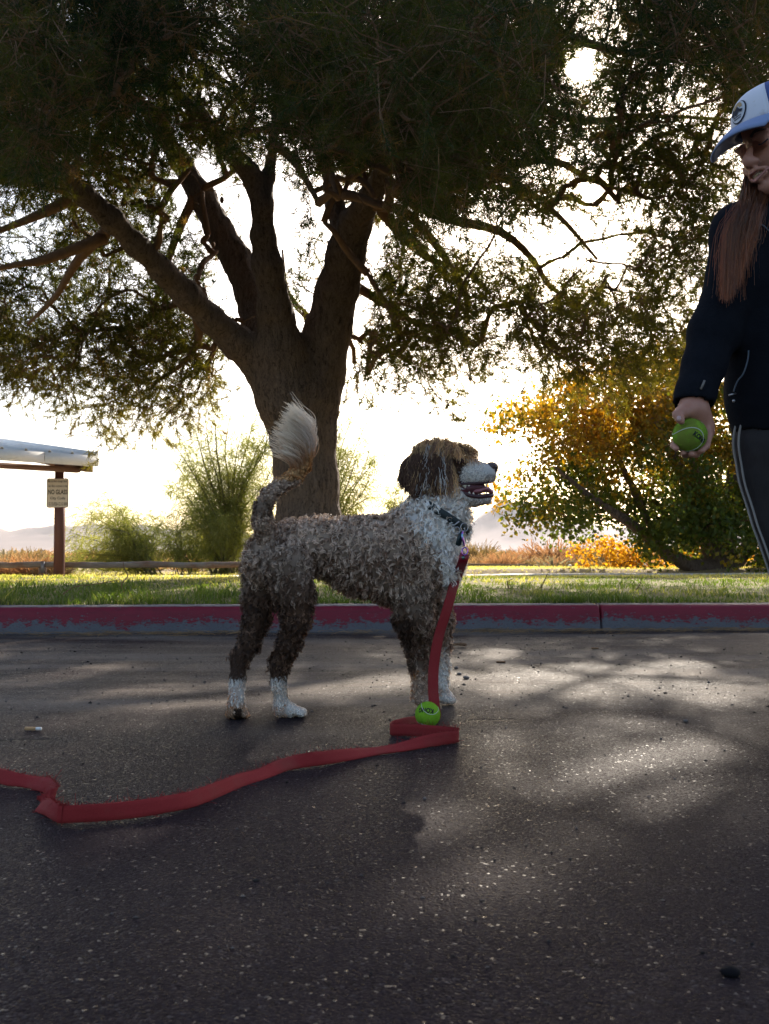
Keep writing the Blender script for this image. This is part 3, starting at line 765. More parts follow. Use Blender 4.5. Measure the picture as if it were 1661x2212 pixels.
def pal_autumn(c, rng):
    u, v = proj(c)
    o = fbm(c, .55, 3)*1.7-.40 + .0*v
    hi = np.clip((c[:, 2]-1.3)/2.2, 0, 1); left = np.clip((4.9-c[:, 0])/2.4, 0, 1); low = np.clip((.75-c[:, 2])/.5, 0, 1)
    s = np.clip(o-.32+.50*hi+.34*left+.5*low-.32+rng.normal(0, .13, len(c)), 0, 1)[:, None]
    green = np.array([.07, .11, .018]); org = np.array([.50, .21, .02]); yel = np.array([.60, .40, .03])
    y = np.clip(rng.normal(.3, .3, (len(c), 1))+low[:, None]*.6+.35*left[:, None], 0, 1)
    return (green*(1-s)+(org*(1-y)+yel*y)*s)*rng.uniform(.7, 1.25, (len(c), 1))
cen = np.concatenate([p[0][-1:] for p in pa]+[p[0][3:4] for p in pa])
V, F, c = leaves(cen, 120, .46, .10, rng, pal_autumn)
mesh_obj('leaves', V, F, m_leaf, atree, smooth=False, col=c, kind='stuff')
# the neighbour whose leaning stem shows at the frame's edge
b2 = P(1655, 1234, 18.2); b2[2] = gz(b2[0], 18.2)-.05
at2 = empty('autumn_tree', b2, 'thick leaning dark tree stem right of the orange tree, at the right edge', 'tree')
B = Blob().chain([(P(u, v, y), px(r, y)) for u, v, y, r in [(1640, 1238, 18.2, 24), (1662, 1190, 18.2, 19), (1700, 1120, 18.3, 17), (1760, 1000, 18.5, 12), (1800, 860, 18.6, 7)]], k=.05)
V, F = B.mesh(.03, .05); mesh_obj('trunk', V, F, m_bark, at2)
cl = np.array([P(rng.uniform(1700, 1900), rng.uniform(800, 1080), rng.uniform(17.6, 19.4)) for _ in range(40)])
pa = grow(np.array([P(1760, 1000, 18.5), P(1800, 860, 18.6)]), cl, P(1700, 1120, 18.3), rng, nseg=6)
mesh_obj('twigs', *join([w[0] for w in wood(pa, .006, .004)]), m_twig, at2, kind='stuff')
V, F, c = leaves(np.array([p[0][-1] for p in pa]), 60, .34, .11, rng, pal_autumn); mesh_obj('leaves', V, F, m_leaf, at2, smooth=False, col=c, kind='stuff')
# low yellow bush behind it
def yellow(c, rng): return (np.array([.50, .33, .03])*(1-(k := rng.random((len(c), 1))**2))+np.array([.30, .14, .02])*k)*rng.uniform(.8, 1.2, (len(c), 1))
for (uu, vv, yy, w, h, lab) in [(1345, 1232, 19.5, .95, .62, 'low golden yellow leafy bush left of the orange tree stems'), (1500, 1232, 20.5, .9, .6, 'golden yellow leafy bush seen between the orange tree stems')]:
    b = P(uu, vv, yy); b[2] = gz(b[0], yy)-.03
    yb = empty('yellow_bush', b, lab, 'bush', 'golden bushes behind the orange tree')
    cl = b+np.stack([rng.normal(0, w*.5, 34), rng.normal(0, .4, 34), rng.uniform(.05, h, 34)], 1)
    pa = grow(b[None]+np.array([[0, 0, .03]]), cl, b, rng, nseg=6)
    mesh_obj('stems', *join([q[0] for q in wood(pa, .006, .004)]), m_twig, yb, kind='stuff')
    V, F, c = leaves(cl, 38, .22, .10, rng, yellow); mesh_obj('leaves', V, F, m_leaf, yb, smooth=False, col=c, kind='stuff')

# ------------------------------------------------------------------ feathery green desert trees beyond the fence
m_wisp = leaf_mat('wispy_twigs', trans=.5, rough=.6, spec=.3, tint=(1.4, 1.3, .5))
m_gstem = mat('green_stem', (.13, .12, .06), .8)
def wispy(name, lab, y, foot, ends, nsub, fine, rng, colr=((.17, .21, .060), (.36, .36, .14))):
    b = P(foot[0], foot[1], y); b[2] = gz(b[0], y)-.05
    t = empty(name, b, lab, 'tree', 'feathery green trees beyond the log rail')
    paths = []
    for (u, v, dy, r) in ends:
        e = P(u, v, y+dy); m1 = b+(e-b)*.45+np.array([(e-b)[0]*-.12, 0, np.linalg.norm(e-b)*.10]); st = b+rng.normal(0, .12, 3)*np.array([1, 1, 0])
        m2 = (m1+e)/2+rng.normal(0, .10, 3); m0 = (st+m1)/2+rng.normal(0, .08, 3); paths.append((smooth_path(np.array([st, m0, m1, m2, e]), 14), r))
    mesh_obj('stems', *join([tube(p, np.linspace(r, r*.25, 14), 6) for p, r in paths]), m_gstem, t, kind='stuff')
    # side shoots and fine drooping green twigs
    a = []; 
    for p, r in paths:
        n_ = nsub; k = rng.uniform(.28, 1, n_)*13-1e-3; i = k.astype(int); f = (k-i)[:, None]; q = p[i]*(1-f)+p[i+1]*f; d = nrm(p[i+1]-p[i])
        a.append((q, d))
    q = np.concatenate([x[0] for x in a]); d = np.concatenate([x[1] for x in a])
    tw, _ = twig_set(q, d*.8+np.array([0, 0, .10]), 1, .50, rng, .30, .62)
    side = nrm(rng.normal(0, 1, (len(tw), 1, 3)))
    k = np.concatenate([tw[:, 1], tw[:, 2], tw[:, 3], tw[:, 4]]); dd = np.concatenate([tw[:, 2]-tw[:, 1], tw[:, 3]-tw[:, 2], tw[:, 4]-tw[:, 3], tw[:, 4]-tw[:, 3]])
    ft, _ = twig_set(k, dd, fine, .24, rng, .40, .95)
    P2 = np.concatenate([tw, ft]); w = np.concatenate([np.full((len(tw), 1), .007), np.full((len(ft), 1), .0056)])*np.array([[1, .9, .8, .65, .3]])
    cc = np.clip(fbm(P2[:, 2], 1.1, 2)*1.6-.3+rng.normal(0, .15, len(P2)), 0, 1)[:, None]
    c = (np.array(colr[0])*(1-cc)+np.array(colr[1])*cc)*rng.uniform(.75, 1.2, (len(P2), 1))
    V, F, C = ribbons(P2, w, nrm(rng.normal(0, 1, (len(P2), 1, 3))), np.repeat(c[:, None], 5, 1))
    mesh_obj('foliage', V, F, m_wisp, t, smooth=False, col=C, kind='stuff')
rng = np.random.default_rng(11)
wispy('feathery_tree', 'tall feathery green tree left of the pine trunk', 22, (490, 1246), [(u+rng.uniform(-8, 8), v, rng.uniform(-.9, .9), rng.uniform(.02, .045)) for u, v in [(400, 955), (430, 930), (470, 905), (500, 880), (530, 900), (555, 880), (575, 910), (420, 1010), (450, 990), (520, 960), (560, 960), (590, 990), (400, 1070), (440, 1080), (500, 1040), (560, 1050), (590, 1080), (470, 1130), (540, 1130), (610, 1130), (425, 1130), (600, 900), (385, 1000), (380, 1040), (455, 1080), (580, 940), (375, 1100), (395, 1160), (415, 1200), (385, 960), (450, 1170), (480, 1000), (535, 1000), (440, 890)]], 64, 3, rng)
wispy('feathery_tree', 'feathery green tree showing just right of the pine trunk', 23, (705, 1244), [(u, v, rng.uniform(-.8, .8), rng.uniform(.02, .04)) for u, v in [(735, 905), (760, 900), (785, 925), (800, 965), (720, 960), (770, 990), (805, 1020), (740, 1040), (795, 1075), (760, 1110), (720, 890), (700, 930), (815, 990), (740, 970)]], 60, 3, rng)
wispy('feathery_tree', 'small feathery bush showing between pine trunk and dog head', 26, (850, 1238), [(u, v, rng.uniform(-.8, .8), rng.uniform(.015, .03)) for u, v in [(835, 1050), (860, 1040), (885, 1050), (905, 1085), (820, 1080), (850, 1100), (890, 1110)]], 46, 3, rng)
wispy('feathery_tree', 'low spreading feathery bush beside the brown sign post', 21, (330, 1248), [(u, v, rng.uniform(-.7, .7), rng.uniform(.015, .03)) for u, v in [(150, 1150), (170, 1115), (200, 1090), (235, 1090), (260, 1100), (165, 1185), (190, 1165), (220, 1140), (255, 1150), (290, 1165), (180, 1215), (230, 1195), (275, 1200), (145, 1215), (210, 1110)]], 46, 3, rng)
wispy('feathery_tree', 'thin sparse feathery bush between the low bush and the tall one', 21.5, (400, 1248), [(u, v, rng.uniform(-.5, .5), rng.uniform(.010, .02)) for u, v in [(300, 1130), (325, 1115), (350, 1130), (375, 1140), (395, 1165), (340, 1175), (420, 1180), (310, 1190)]], 22, 4, rng)

# ------------------------------------------------------------------ desert scrub
m_scrub = leaf_mat('scrub_twigs', trans=.35, rough=.8, spec=.1, tint=(1.2, 1.0, .7))
def scrub_mesh(nb, r, h, rng, c0, c1, w=.006):
    a = rng.uniform(0, 2*math.pi, nb); rad = r*np.sqrt(rng.random(nb)); e = np.stack([np.cos(a)*rad, np.sin(a)*rad, h*(1-(rad/r)**2*.55)*rng.uniform(.45, 1.05, nb)], 1)
    st = e*np.array([.25, .25, 0])*rng.uniform(.3, 1, (nb, 1))
    k = np.linspace(0, 1, 4)[None, :, None]; p = st[:, None]*(1-k)+e[:, None]*k+rng.normal(0, r*.06, (nb, 4, 3)); p[:, 0] = st
    c = (np.array(c0)+(np.array(c1)-np.array(c0))*rng.random((nb, 1)))*rng.uniform(.7, 1.2, (nb, 1))
    return ribbons(p, np.full((nb, 1), w)*np.array([[1, 1, 1, .6]]), nrm(rng.normal(0, 1, (nb, 1, 3))), np.repeat(c[:, None], 4, 1))
KINDS = [('dry tan twiggy shrub', (.30, .21, .11), (.44, .32, .18)), ('rusty orange dry shrub', (.33, .18, .09), (.44, .27, .15)), ('grey green desert shrub', (.17, .17, .11), (.28, .26, .17)), ('olive brown desert shrub', (.16, .13, .06), (.28, .21, .10))]
protos = []
for q, (lab, c0, c1) in enumerate(KINDS):
    V, F, C = scrub_mesh(360, .62, .62, rng, c0, c1, .011)
    o = mesh_obj('desert_shrub', V, F, m_scrub, None, smooth=False, col=C); protos.append(o)
spots = [(25, 1200, 24, 0, 1.1, 'tan shrub poking above the log rail at the left edge'), (15, 1235, 21, 1, .9, 'rusty low shrub under the log rail at the left edge'), (70, 1240, 20, 1, .95, 'rusty low shrub under the log rail just left of the rail post'), (112, 1245, 20, 0, .8, 'tan low shrub between the rail post and the brown shelter post'),
 (60, 1192, 34, 3, 1.5, 'olive brown shrub far behind the rail, left of the sign'), (1040, 1205, 30, 0, 1.2, 'tan shrub nearest to the dog chest beyond the edging'), (1085, 1208, 29, 1, 1.1, 'rusty orange shrub right behind the left stretch of the timber edging'), (1130, 1210, 30, 3, .9, 'dark olive round shrub behind the joint of the timber edging'), (1180, 1208, 31, 0, 1.1, 'tan shrub behind the sloping stretch of the timber edging'),
 (1232, 1212, 30, 1, 1.2, 'rusty orange shrub beside the right marker stake'), (1032, 1190, 44, 3, 2.6, 'big olive brown shrub on the skyline right of the dog collar'), (1125, 1192, 48, 1, 1.9, 'rusty shrub on the skyline under the mountain peak'), (1192, 1190, 44, 1, 2.5, 'tallest rusty shrub on the skyline between dog and orange tree'), (1240, 1192, 46, 2, 1.9, 'grey green shrub on the skyline left of the orange tree'), (1290, 1192, 42, 3, 1.8, 'olive brown shrub seen below the hanging leaves of the orange tree')]
used = set()
for u, v, y, q, s, lab in spots:
    x = P(u, v, y)[0]; o = protos[q] if q not in used else link(protos[q].copy()); used.add(q)
    o.location = (x, y, gz(x, y)-.03); o.rotation_euler = (0, 0, rng.uniform(0, 6.28)); o.scale = (s*rng.uniform(1.05, 1.35), s, s*rng.uniform(.75, 1.0))
    tag(o, lab, 'shrub', 'shrubs in the dry scrub')
parts_ = []
base_sc = [scrub_mesh(48, .6, .5, rng, KINDS[q][1], KINDS[q][2], .022) for q in range(4)]
for _ in range(420):
    y = 24*(150/24)**rng.random()**.8; x = rng.uniform(-.45, .47)*y*1.15+rng.normal(0, 1); s = rng.uniform(.5, 1.5)*(1+.006*y); V, F, C = base_sc[rng.integers(0, 4)]
    a = rng.uniform(0, 6.28); R = np.array([[math.cos(a), -math.sin(a), 0], [math.sin(a), math.cos(a), 0], [0, 0, 1]])
    parts_.append((V@R.T*np.array([s*1.3, s, s*.8])*(1 if y < 60 else 1.4)+np.array([x, y, gz(x, y)-.02]), F, C))
V, F, C = join(parts_); mesh_obj('desert_scrub', V, F, m_scrub, None, smooth=False, col=C, kind='stuff')

# ------------------------------------------------------------------ lawn grass
m_grass = leaf_mat('grass_blades', trans=.62, rough=.45, spec=.4, tint=(1.2, 1.3, .5))
def blades(x, y, h, w, rng, c, lean=.5):
    n_ = len(x); b = np.stack([x, y, terr(x, y)-.004], 1); a = rng.uniform(0, 6.28, n_); l = np.stack([np.cos(a), np.sin(a), 0*a], 1)*h[:, None]*lean*rng.uniform(.2, 1.3, (n_, 1))
    k = np.array([0, .5, 1.])[None, :, None]; p = b[:, None]+l[:, None]*k**2+np.array([0, 0, 1.])*h[:, None, None]*k*(1-.12*k)
    s = nrm(np.stack([rng.normal(0, 1, n_), rng.normal(0, .5, n_), 0*a], 1))[:, None]
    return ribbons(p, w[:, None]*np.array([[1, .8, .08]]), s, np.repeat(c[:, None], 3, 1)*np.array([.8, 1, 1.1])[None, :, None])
n_ = 58000
t = .17+6.5*rng.random(n_)**1.9; s = rng.uniform(-5.5, 10.5, n_); xy = np.array([KX0, KY0])+KD*s[:, None]+KN*t[:, None]
x, y = xy.T; vis = np.abs(x) < .5*y+.5; x, y, t = x[vis], y[vis], t[vis]; n_ = len(x)
f = fbm(np.stack([x, y, 0*x], 1), .8, 3); tuft = noise3(np.stack([x, y, 0*x+2], 1), 5)
h = (.014+.056*np.clip(tuft-.25, 0, 1)**1.3*1.6)*np.clip(1.25-t*.14, .35, 1.2)*rng.uniform(.5, 1.4, n_)*np.where(x < -.6, 1.25, .95)
dryf = np.clip((f-.45)*3.6+(t-1.6)*.24+rng.normal(0, .24, n_), 0, 1)[:, None]
c = np.array([.082, .115, .024])*(1-dryf)+np.array([.46, .38, .17])*dryf
c = c*rng.uniform(.7, 1.3, (n_, 1))
V, F, C = blades(x, y, h, .0027+.0006*t, rng, c, .8)
a_ = (V, F, C)
# dry grass on the berm and beyond the path
n_ = 26000; y = 11.5+12.5*rng.random(n_); x = rng.uniform(-.5, .5, n_)*y*1.0; ok = (np.abs(y-path_mid(x)) > .64); x, y = x[ok], y[ok]; n_ = len(x)
h = rng.uniform(.02, .055, n_); g = np.clip(fbm(np.stack([x, y, 0*x], 1), .6, 3)*2-.75+rng.normal(0, .2, n_), 0, 1)[:, None]
c = (np.array([.52, .42, .20])*(1-g)+np.array([.24, .27, .07])*g)*rng.uniform(.7, 1.25, (n_, 1))
V, F, C = join([a_, blades(x, y, h, np.full(n_, .007), rng, c, .7)])
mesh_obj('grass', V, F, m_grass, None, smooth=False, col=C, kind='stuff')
# bare fallen twigs standing in the grass
def twig_thing(pts, r, lab, grp='fallen twigs in the grass'):
    p = np.asarray(pts, float); o = mesh_obj('twig', *tube(smooth_path(p, 12), np.linspace(r, r*.4, 12), 6), m_twig); return tag(o, lab, 'twig', grp)
for spec, lab in [([(270, 1285, 6.2), (262, 1262, 6.2), (276, 1245, 6.3), (268, 1228, 6.3), (266, 1212, 6.3)], 'tall bent bare twig standing in the grass right of the sign post'), ([(130, 1288, 6.1), (160, 1268, 6.2), (205, 1262, 6.2), (262, 1252, 6.2)], 'long bare twig lying low across the grass by the sign post'), ([(1375, 1275, 6.6), (1382, 1262, 6.6), (1388, 1245, 6.6)], 'short dark upright twig in the grass at right'), ([(1100, 1273, 6.4), (1096, 1258, 6.4), (1108, 1250, 6.4)], 'crooked dark twig in the grass right of the dog'), ([(1168, 1270, 6.5), (1178, 1250, 6.5), (1182, 1240, 6.5)], 'thin leaning twig in the grass above the kerb joint')]:
    twig_thing([P(*q) for q in spec], .005, lab)

# ================================================================== PICNIC SHELTER, SIGN, LOG RAIL
SY = 17.9; sg = gz(P(125, 1252, SY)[0], SY)
m_brown = mat('brown_steel', (.115, .042, .030), .5, spec=.4); n = N(m_brown); n.put(n.b, 'Base Color', n.mix(n.noise(n.pos(), 3, 6), (.100, .036, .026), (.135, .055, .040)))
m_white = mat('white_metal', (.78, .77, .74), .8, spec=.15); n = N(m_white); n.put(n.b, 'Base Color', n.mix(n.ramp(n.noise(n.pos(), 1.6, 7, .7), [(.45, 0), (.8, 1)]), (.80, .79, .76), (.60, .57, .52)))
m_soffit = mat('soffit_paint', (.20, .11, .07), .8)
def at(u, v, y=SY): return P(u, v, y)
shelter = empty('picnic_shelter', (*at(125, 1252)[:2], sg), 'picnic shelter with pale ribbed metal roof on a brown post, at the left edge', 'shelter')
xp = at(128, 1200)[0]; pw = px(9, SY)
mesh_obj('post', *box((xp-pw, SY-pw, sg-.1), (xp+pw, SY+pw, at(0, 990)[2]+.02)), m_brown, shelter, smooth=False)
for dx in (-1, 1):
    for v in (1003, 1012):
        c = np.array([xp+dx*(pw+.012), SY-.05, at(0, v)[2]]); mesh_obj('bolt', *sphere(c, (.016, .012, .012), 8, 6), m_brown, shelter)
C0 = P(212, 985, 17.2); ED = np.array([-.745, -.667, 0]); RD = np.array([-.667, .745, 0]); RISE = .73/5.1; zc = C0[2]
FB = P(0, 1008, 17.2)[2]
def sl(e, r, dz): return C0+ED*e+RD*r+np.array([0, 0, dz+RISE*r])      # a point of the roof: along the eave, up the slope
def slab(e0, e1, r0, r1, z0, z1, follow=1.0):
    V = np.array([C0+ED*e+RD*r+np.array([0, 0, d+RISE*r*follow]) for d in (z0, z1) for e, r in ((e0, r0), (e1, r0), (e1, r1), (e0, r1))]); return V, np.array([[0, 3, 2, 1], [4, 5, 6, 7], [0, 1, 5, 4], [1, 2, 6, 5], [2, 3, 7, 6], [3, 0, 4, 7]])
fa = [0, 1.02, 1.95, 3.6, 5.6, 8]
for a, b in zip(fa[:-1], fa[1:]): mesh_obj('fascia', *slab(a+.006, b-.006, -.03, 0, FB-zc, .0, 1), m_white, shelter, smooth=False)
for k in range(18):
    e1, e0 = .05+k*.42, .05+k*.42+.414; prof_ = [(e0, 0), (e1+.07, 0), (e1+.05, .045), (e1+.02, .045), (e1, 0)]
    V = np.array([sl(e, r, z+.004) for r in (-.02, 5.2) for e, z in prof_]); F = np.array([[i, i+1, i+6, i+5] for i in range(4)])
    V = np.concatenate([V, V-np.array([0, 0, .012])]); F = np.concatenate([F, F[:, ::-1]+10, np.array([[10, 11, 1, 0], [11, 12, 2, 1], [12, 13, 3, 2], [13, 14, 4, 3]])])
    mesh_obj('roof_sheet', V, F, m_white, shelter, smooth=False)
mesh_obj('rake_trim', *slab(-.02, .03, .06, 5.2, -.16, .075), m_white, shelter, smooth=False)
mesh_obj('soffit', *slab(.06, 7.9, .05, 5.1, -.20, -.14), m_soffit, shelter, smooth=False)
mesh_obj('rafter', *slab(.05, .20, .10, 5.1, FB-zc-.12, -.205), m_soffit, shelter, smooth=False)
mesh_obj('beam', *slab(.205, 7.9, .30, .48, FB-zc-.10, -.205, 0), m_soffit, shelter, smooth=False)
q = sl(6.0, 3.5, 0); mesh_obj('post', *box((q[0]-.08, q[1]-.08, sg-.2), (q[0]+.08, q[1]+.08, q[2]-.2)), m_brown, shelter, smooth=False)

m_sign = mat('sign_face', (.66, .60, .50), .55, spec=.3); n = N(m_sign); n.put(n.b, 'Base Color', n.mix(n.noise(n.pos(), 4, 5), (.62, .56, .46), (.70, .64, .54)))
m_ink = mat('sign_ink', (.045, .045, .03), .6); m_rim = mat('sign_rim', (.10, .035, .028), .5)
sy = SY-pw-.03; s0 = P(100, 1097, sy); s1 = P(148.5, 1033, sy)
sign = empty('sign', ((s0[0]+s1[0])/2, sy, (s0[2]+s1[2])/2), 'cream park rules sign reading NO GLASS, fixed to the brown shelter post', 'sign')
def rrect(x0, z0, x1, z1, r, n=6):
    o = []
    for cx, cz, a0 in [(x1-r, z1-r, 0), (x0+r, z1-r, 90), (x0+r, z0+r, 180), (x1-r, z0+r, 270)]:
        for k in range(n): a = math.radians(a0+90*k/(n-1)); o.append((cx+r*math.cos(a), cz+r*math.sin(a)))
    return o
def plate(pts, y0, y1):
    k = len(pts); V = np.array([(x, y0, z) for x, z in pts]+[(x, y1, z) for x, z in pts]); F = [list(range(k))[::-1], list(range(k, 2*k))]+[[i, (i+1) % k, k+(i+1) % k, k+i] for i in range(k)]
    return V, F
mesh_obj('sign_panel', *plate(rrect(s0[0], s0[2], s1[0], s1[2], .04), sy, sy+.006), m_rim, sign, smooth=False)
mesh_obj('sign_face', *plate(rrect(s0[0]+.013, s0[2]+.013, s1[0]-.013, s1[2]-.013, .032), sy-.0025, sy-.0005), m_sign, sign, smooth=False)
def text_mesh(body, bold=.0):
    cu = bpy.data.curves.new('lettering', 'FONT'); cu.body = body; cu.size = 1; cu.offset = bold; cu.align_x = 'CENTER'; cu.resolution_u = 3
    o = bpy.data.objects.new('lettering', cu); COL.objects.link(o); dg = bpy.context.evaluated_depsgraph_get(); me = bpy.data.meshes.new_from_object(o.evaluated_get(dg))
    V = np.array([v.co[:] for v in me.vertices]); F = [list(q.vertices) for q in me.polygons]; bpy.data.objects.remove(o); bpy.data.curves.remove(cu); bpy.data.meshes.remove(me)
    return V, F
def lettering(body, u0, u1, v0, v1, bold):
    V, F = text_mesh(body, bold); a = P(u0, v1, sy); b = P(u1, v0, sy); lo, hi = V.min(0), V.max(0)
    X = a[0]+(V[:, 0]-lo[0])/(hi[0]-lo[0])*(b[0]-a[0]); Z = a[2]+(V[:, 1]-lo[1])/(hi[1]-lo[1])*(b[2]-a[2])
    mesh_obj('lettering', np.stack([X, 0*X+sy-.0045, Z], 1), F, m_ink, sign, smooth=False)
lettering('No alcohol except beer', 103.5, 145.5, 1036.5, 1043.5, .012); lettering('Only 40oz. containers or less', 103.5, 146, 1047, 1054, .012)
lettering('NO GLASS', 104, 145.5, 1057.5, 1068, .03); lettering('City Code', 108.5, 141, 1073, 1080.5, .02); lettering('12.12.020-12.12.030', 104.5, 145.5, 1085, 1092, .02)

m_log = mat('weathered_log', rough=.9, spec=.15); n = N(m_log); st = n.pos((1.2, 14, 14)); lg = n.noise(st, 3, 7, .7)
n.put(n.b, 'Base Color', n.mix(n.ramp(n.noise(n.pos(), 1.3, 4), [(.48, 0), (.62, 1)]), n.mix(lg, (.10, .085, .07), (.38, .34, .29)), n.mix(lg, (.12, .06, .035), (.28, .16, .10)))); n.put(n.b, 'Normal', n.bump(lg, .9, .02))
RY = 18.6
rail = empty('log_rail', (*P(90, 1252, RY)[:2], gz(P(90, 1252, RY)[0], RY)), 'low weathered log rail on short posts running behind the lawn at left', 'fence')
def log(u0, v0, u1, v1, y0, y1, r, seed):
    a, b = P(u0, v0, y0), P(u1, v1, y1); k = np.linspace(0, 1, 40)[:, None]; p = a+(b-a)*k; p = p+np.stack([0*k[:, 0], .01*np.sin(k[:, 0]*9+seed), .008*np.sin(k[:, 0]*13+seed*2)], 1)
    V, F = tube(p, r*(1+.06*np.sin(k[:, 0]*21+seed)), 12); V = V+((fbm(V, 8, 3)-.47)*.03)[:, None]; return V, F
mesh_obj('rail', *log(-180, 1221, 96, 1220, RY, RY, .062, 1), m_log, rail); mesh_obj('rail', *log(97.5, 1220, 560, 1220, RY, RY+.3, .062, 4), m_log, rail); mesh_obj('rail', *log(562, 1221, 830, 1222, RY+.3, RY+.7, .06, 7), m_log, rail)
for u in (-170, 92, 548, 800):
    q = P(u, 1225, RY+.12); zg = gz(q[0], q[1]); V, F = tube(np.array([[q[0], q[1], zg-.1], [q[0], q[1], q[2]+.05]]), .075, 10); mesh_obj('rail_post', V, F, m_log, rail)
m_steel = mat('galvanised_strap', (.25, .25, .26), .5, .7); q = P(92, 1218, RY-.09)
mesh_obj('strap', *box((q[0]-.035, q[1]-.012, P(0, 1237, RY)[2]), (q[0]+.035, q[1], P(0, 1212, RY)[2])), m_steel, rail, smooth=False)
# timber edging and pale stakes at right
m_edge = mat('edging_timber', (.20, .13, .08), .9); n = N(m_edge); n.put(n.b, 'Base Color', n.mix(n.noise(n.pos((1, 8, 8)), 3, 6), (.14, .085, .05), (.30, .20, .12)))
edge = empty('timber_edging', (*P(1080, 1230, 24)[:2], gz(P(1080, 1230, 24)[0], 24)), 'long low brown timber edging beyond the lawn behind the dog chest', 'edging')
for a, b in [((1000, 24), (1118, 23.6)), ((1119, 23.6), (1245, 21.2))]:
    pa_ = P(a[0], 1230, a[1]); pb_ = P(b[0], 1230, b[1]); V, F = box((0, 0, 0), (1, 1, 1))
    za = P(0, 1217, a[1])[2]; zb_ = P(0, 1219 if b[0] < 1200 else 1229, b[1])[2]
    V = np.array([[pa_[0]+(pb_[0]-pa_[0])*x, pa_[1]+(pb_[1]-pa_[1])*x+.14*y, (za+(zb_-za)*x) if z else min(gz(pa_[0], pa_[1]), gz(pb_[0], pb_[1]))-.05] for x, y, z in V]); mesh_obj('timber', V, F, m_edge, edge, smooth=False)
m_cap = mat('stake_cap', (.8, .8, .78), .5); m_stk = mat('stake', (.05, .05, .05), .6)
for u, v, lab in [(1003, 1217, 'white capped dark marker stake at the left end of the edging'), (1231, 1222, 'white capped marker stake near the right end of the edging')]:
    q = P(u, v, 20.8); zg = gz(q[0], 20.8); s = empty('marker_stake', (q[0], 20.8, zg), lab, 'stake', 'white capped marker stakes')
    mesh_obj('stake', *tube(np.array([[q[0], 20.8, zg-.1], [q[0], 20.8, q[2]-.04]]), .03, 8), m_stk, s); mesh_obj('stake_cap', *sphere(q-np.array([0, 0, .01]), (.045, .045, .04), 12, 8), m_cap, s)
# ================================================================== DOG
m_skin = mat('dog_coat_base', rough=.9, spec=.1); n = N(m_skin); n.put(n.b, 'Base Color', n.attr())
m_fur = leaf_mat('dog_fur', trans=.32, rough=.55, spec=.25, tint=(1.1, 1.0, .85))
m_nose = mat('dog_nose', (.075, .040, .034), .38, spec=.5); n = N(m_nose); n.put(n.b, 'Normal', n.bump(n.vor(n.pos(), 700), .4, .001))
m_eye = mat('dog_eye', (.018, .010, .006), .06, spec=.6)
m_lip = mat('dog_lip', (.060, .022, .024), .35, spec=.5)
m_tongue = mat('dog_tongue', (.36, .12, .13), .35, spec=.5); n = N(m_tongue); n.put(n.b, 'Base Color', n.mix(n.noise(n.pos(), 60, 4), (.30, .095, .105), (.42, .16, .165)))
m_tooth = mat('dog_tooth', (.70, .62, .46), .3, spec=.5)
def c_(u, v, y, r): return (P(u, v, y), px(r, y))
dg = Blob()
SQ = (1, .82, 1)
# trunk of the body
dg.chain([c_(588, 1204, 2.535, 55), c_(640, 1187, 2.555, 56), c_(700, 1180, 2.58, 55), c_(780, 1200, 2.61, 78), c_(865, 1208, 2.645, 92), c_(905, 1208, 2.66, 89)], tag='torso', squash=SQ)
dg.chain([c_(905, 1205, 2.66, 88), c_(945, 1212, 2.675, 50)], tag='chest', squash=SQ)
dg.chain([c_(900, 1165, 2.66, 74), c_(942, 1115, 2.685, 62), c_(963, 1078, 2.69, 44)], tag='neck', squash=(1, .9, 1))
dg.cap(P(985, 1115, 2.685), P(990, 1150, 2.68), px(30, 2.68), px(20, 2.68), tag='neck')
# hind legs: near right, far left
dg.chain([c_(617, 1220, 2.475, 52), c_(636, 1285, 2.46, 38), c_(640, 1335, 2.465, 27), c_(624, 1390, 2.49, 20), c_(603, 1435, 2.515, 17)], tag='thigh', squash=(1, .85, 1))
dg.chain([c_(603, 1435, 2.515, 17), c_(602, 1475, 2.522, 14.5), c_(608, 1512, 2.53, 14.5)], tag='shank')
dg.chain([c_(606, 1532, 2.53, 16), c_(628, 1534, 2.53, 15.5)], tag='paw')
for k, (du, dy) in enumerate([(0, -.018), (5, -.006), (5, .008), (-1, .020)]): dg.chain([c_(632+du, 1534, 2.53+dy, 10), c_(649+du, 1538.5, 2.53+dy, 9)], tag='paw', k=.004)
dg.chain([c_(572, 1225, 2.60, 50), c_(561, 1295, 2.59, 33), c_(553, 1340, 2.575, 24), c_(537, 1390, 2.55, 17), c_(516, 1425, 2.53, 15)], tag='thigh', squash=(1, .85, 1))
dg.chain([c_(516, 1425, 2.53, 15), c_(513, 1470, 2.51, 14.5), c_(511, 1510, 2.495, 17)], tag='shank')
dg.chain([c_(510, 1532, 2.495, 19), c_(514, 1536, 2.53, 18)], tag='paw')
for k, (du, dy) in enumerate([(-14, .0), (-5, .018), (6, .018), (15, .0)]): dg.chain([c_(511+du, 1541, 2.50+dy, 10), c_(513+du*1.1, 1543, 2.535+dy, 9)], tag='paw', k=.004)
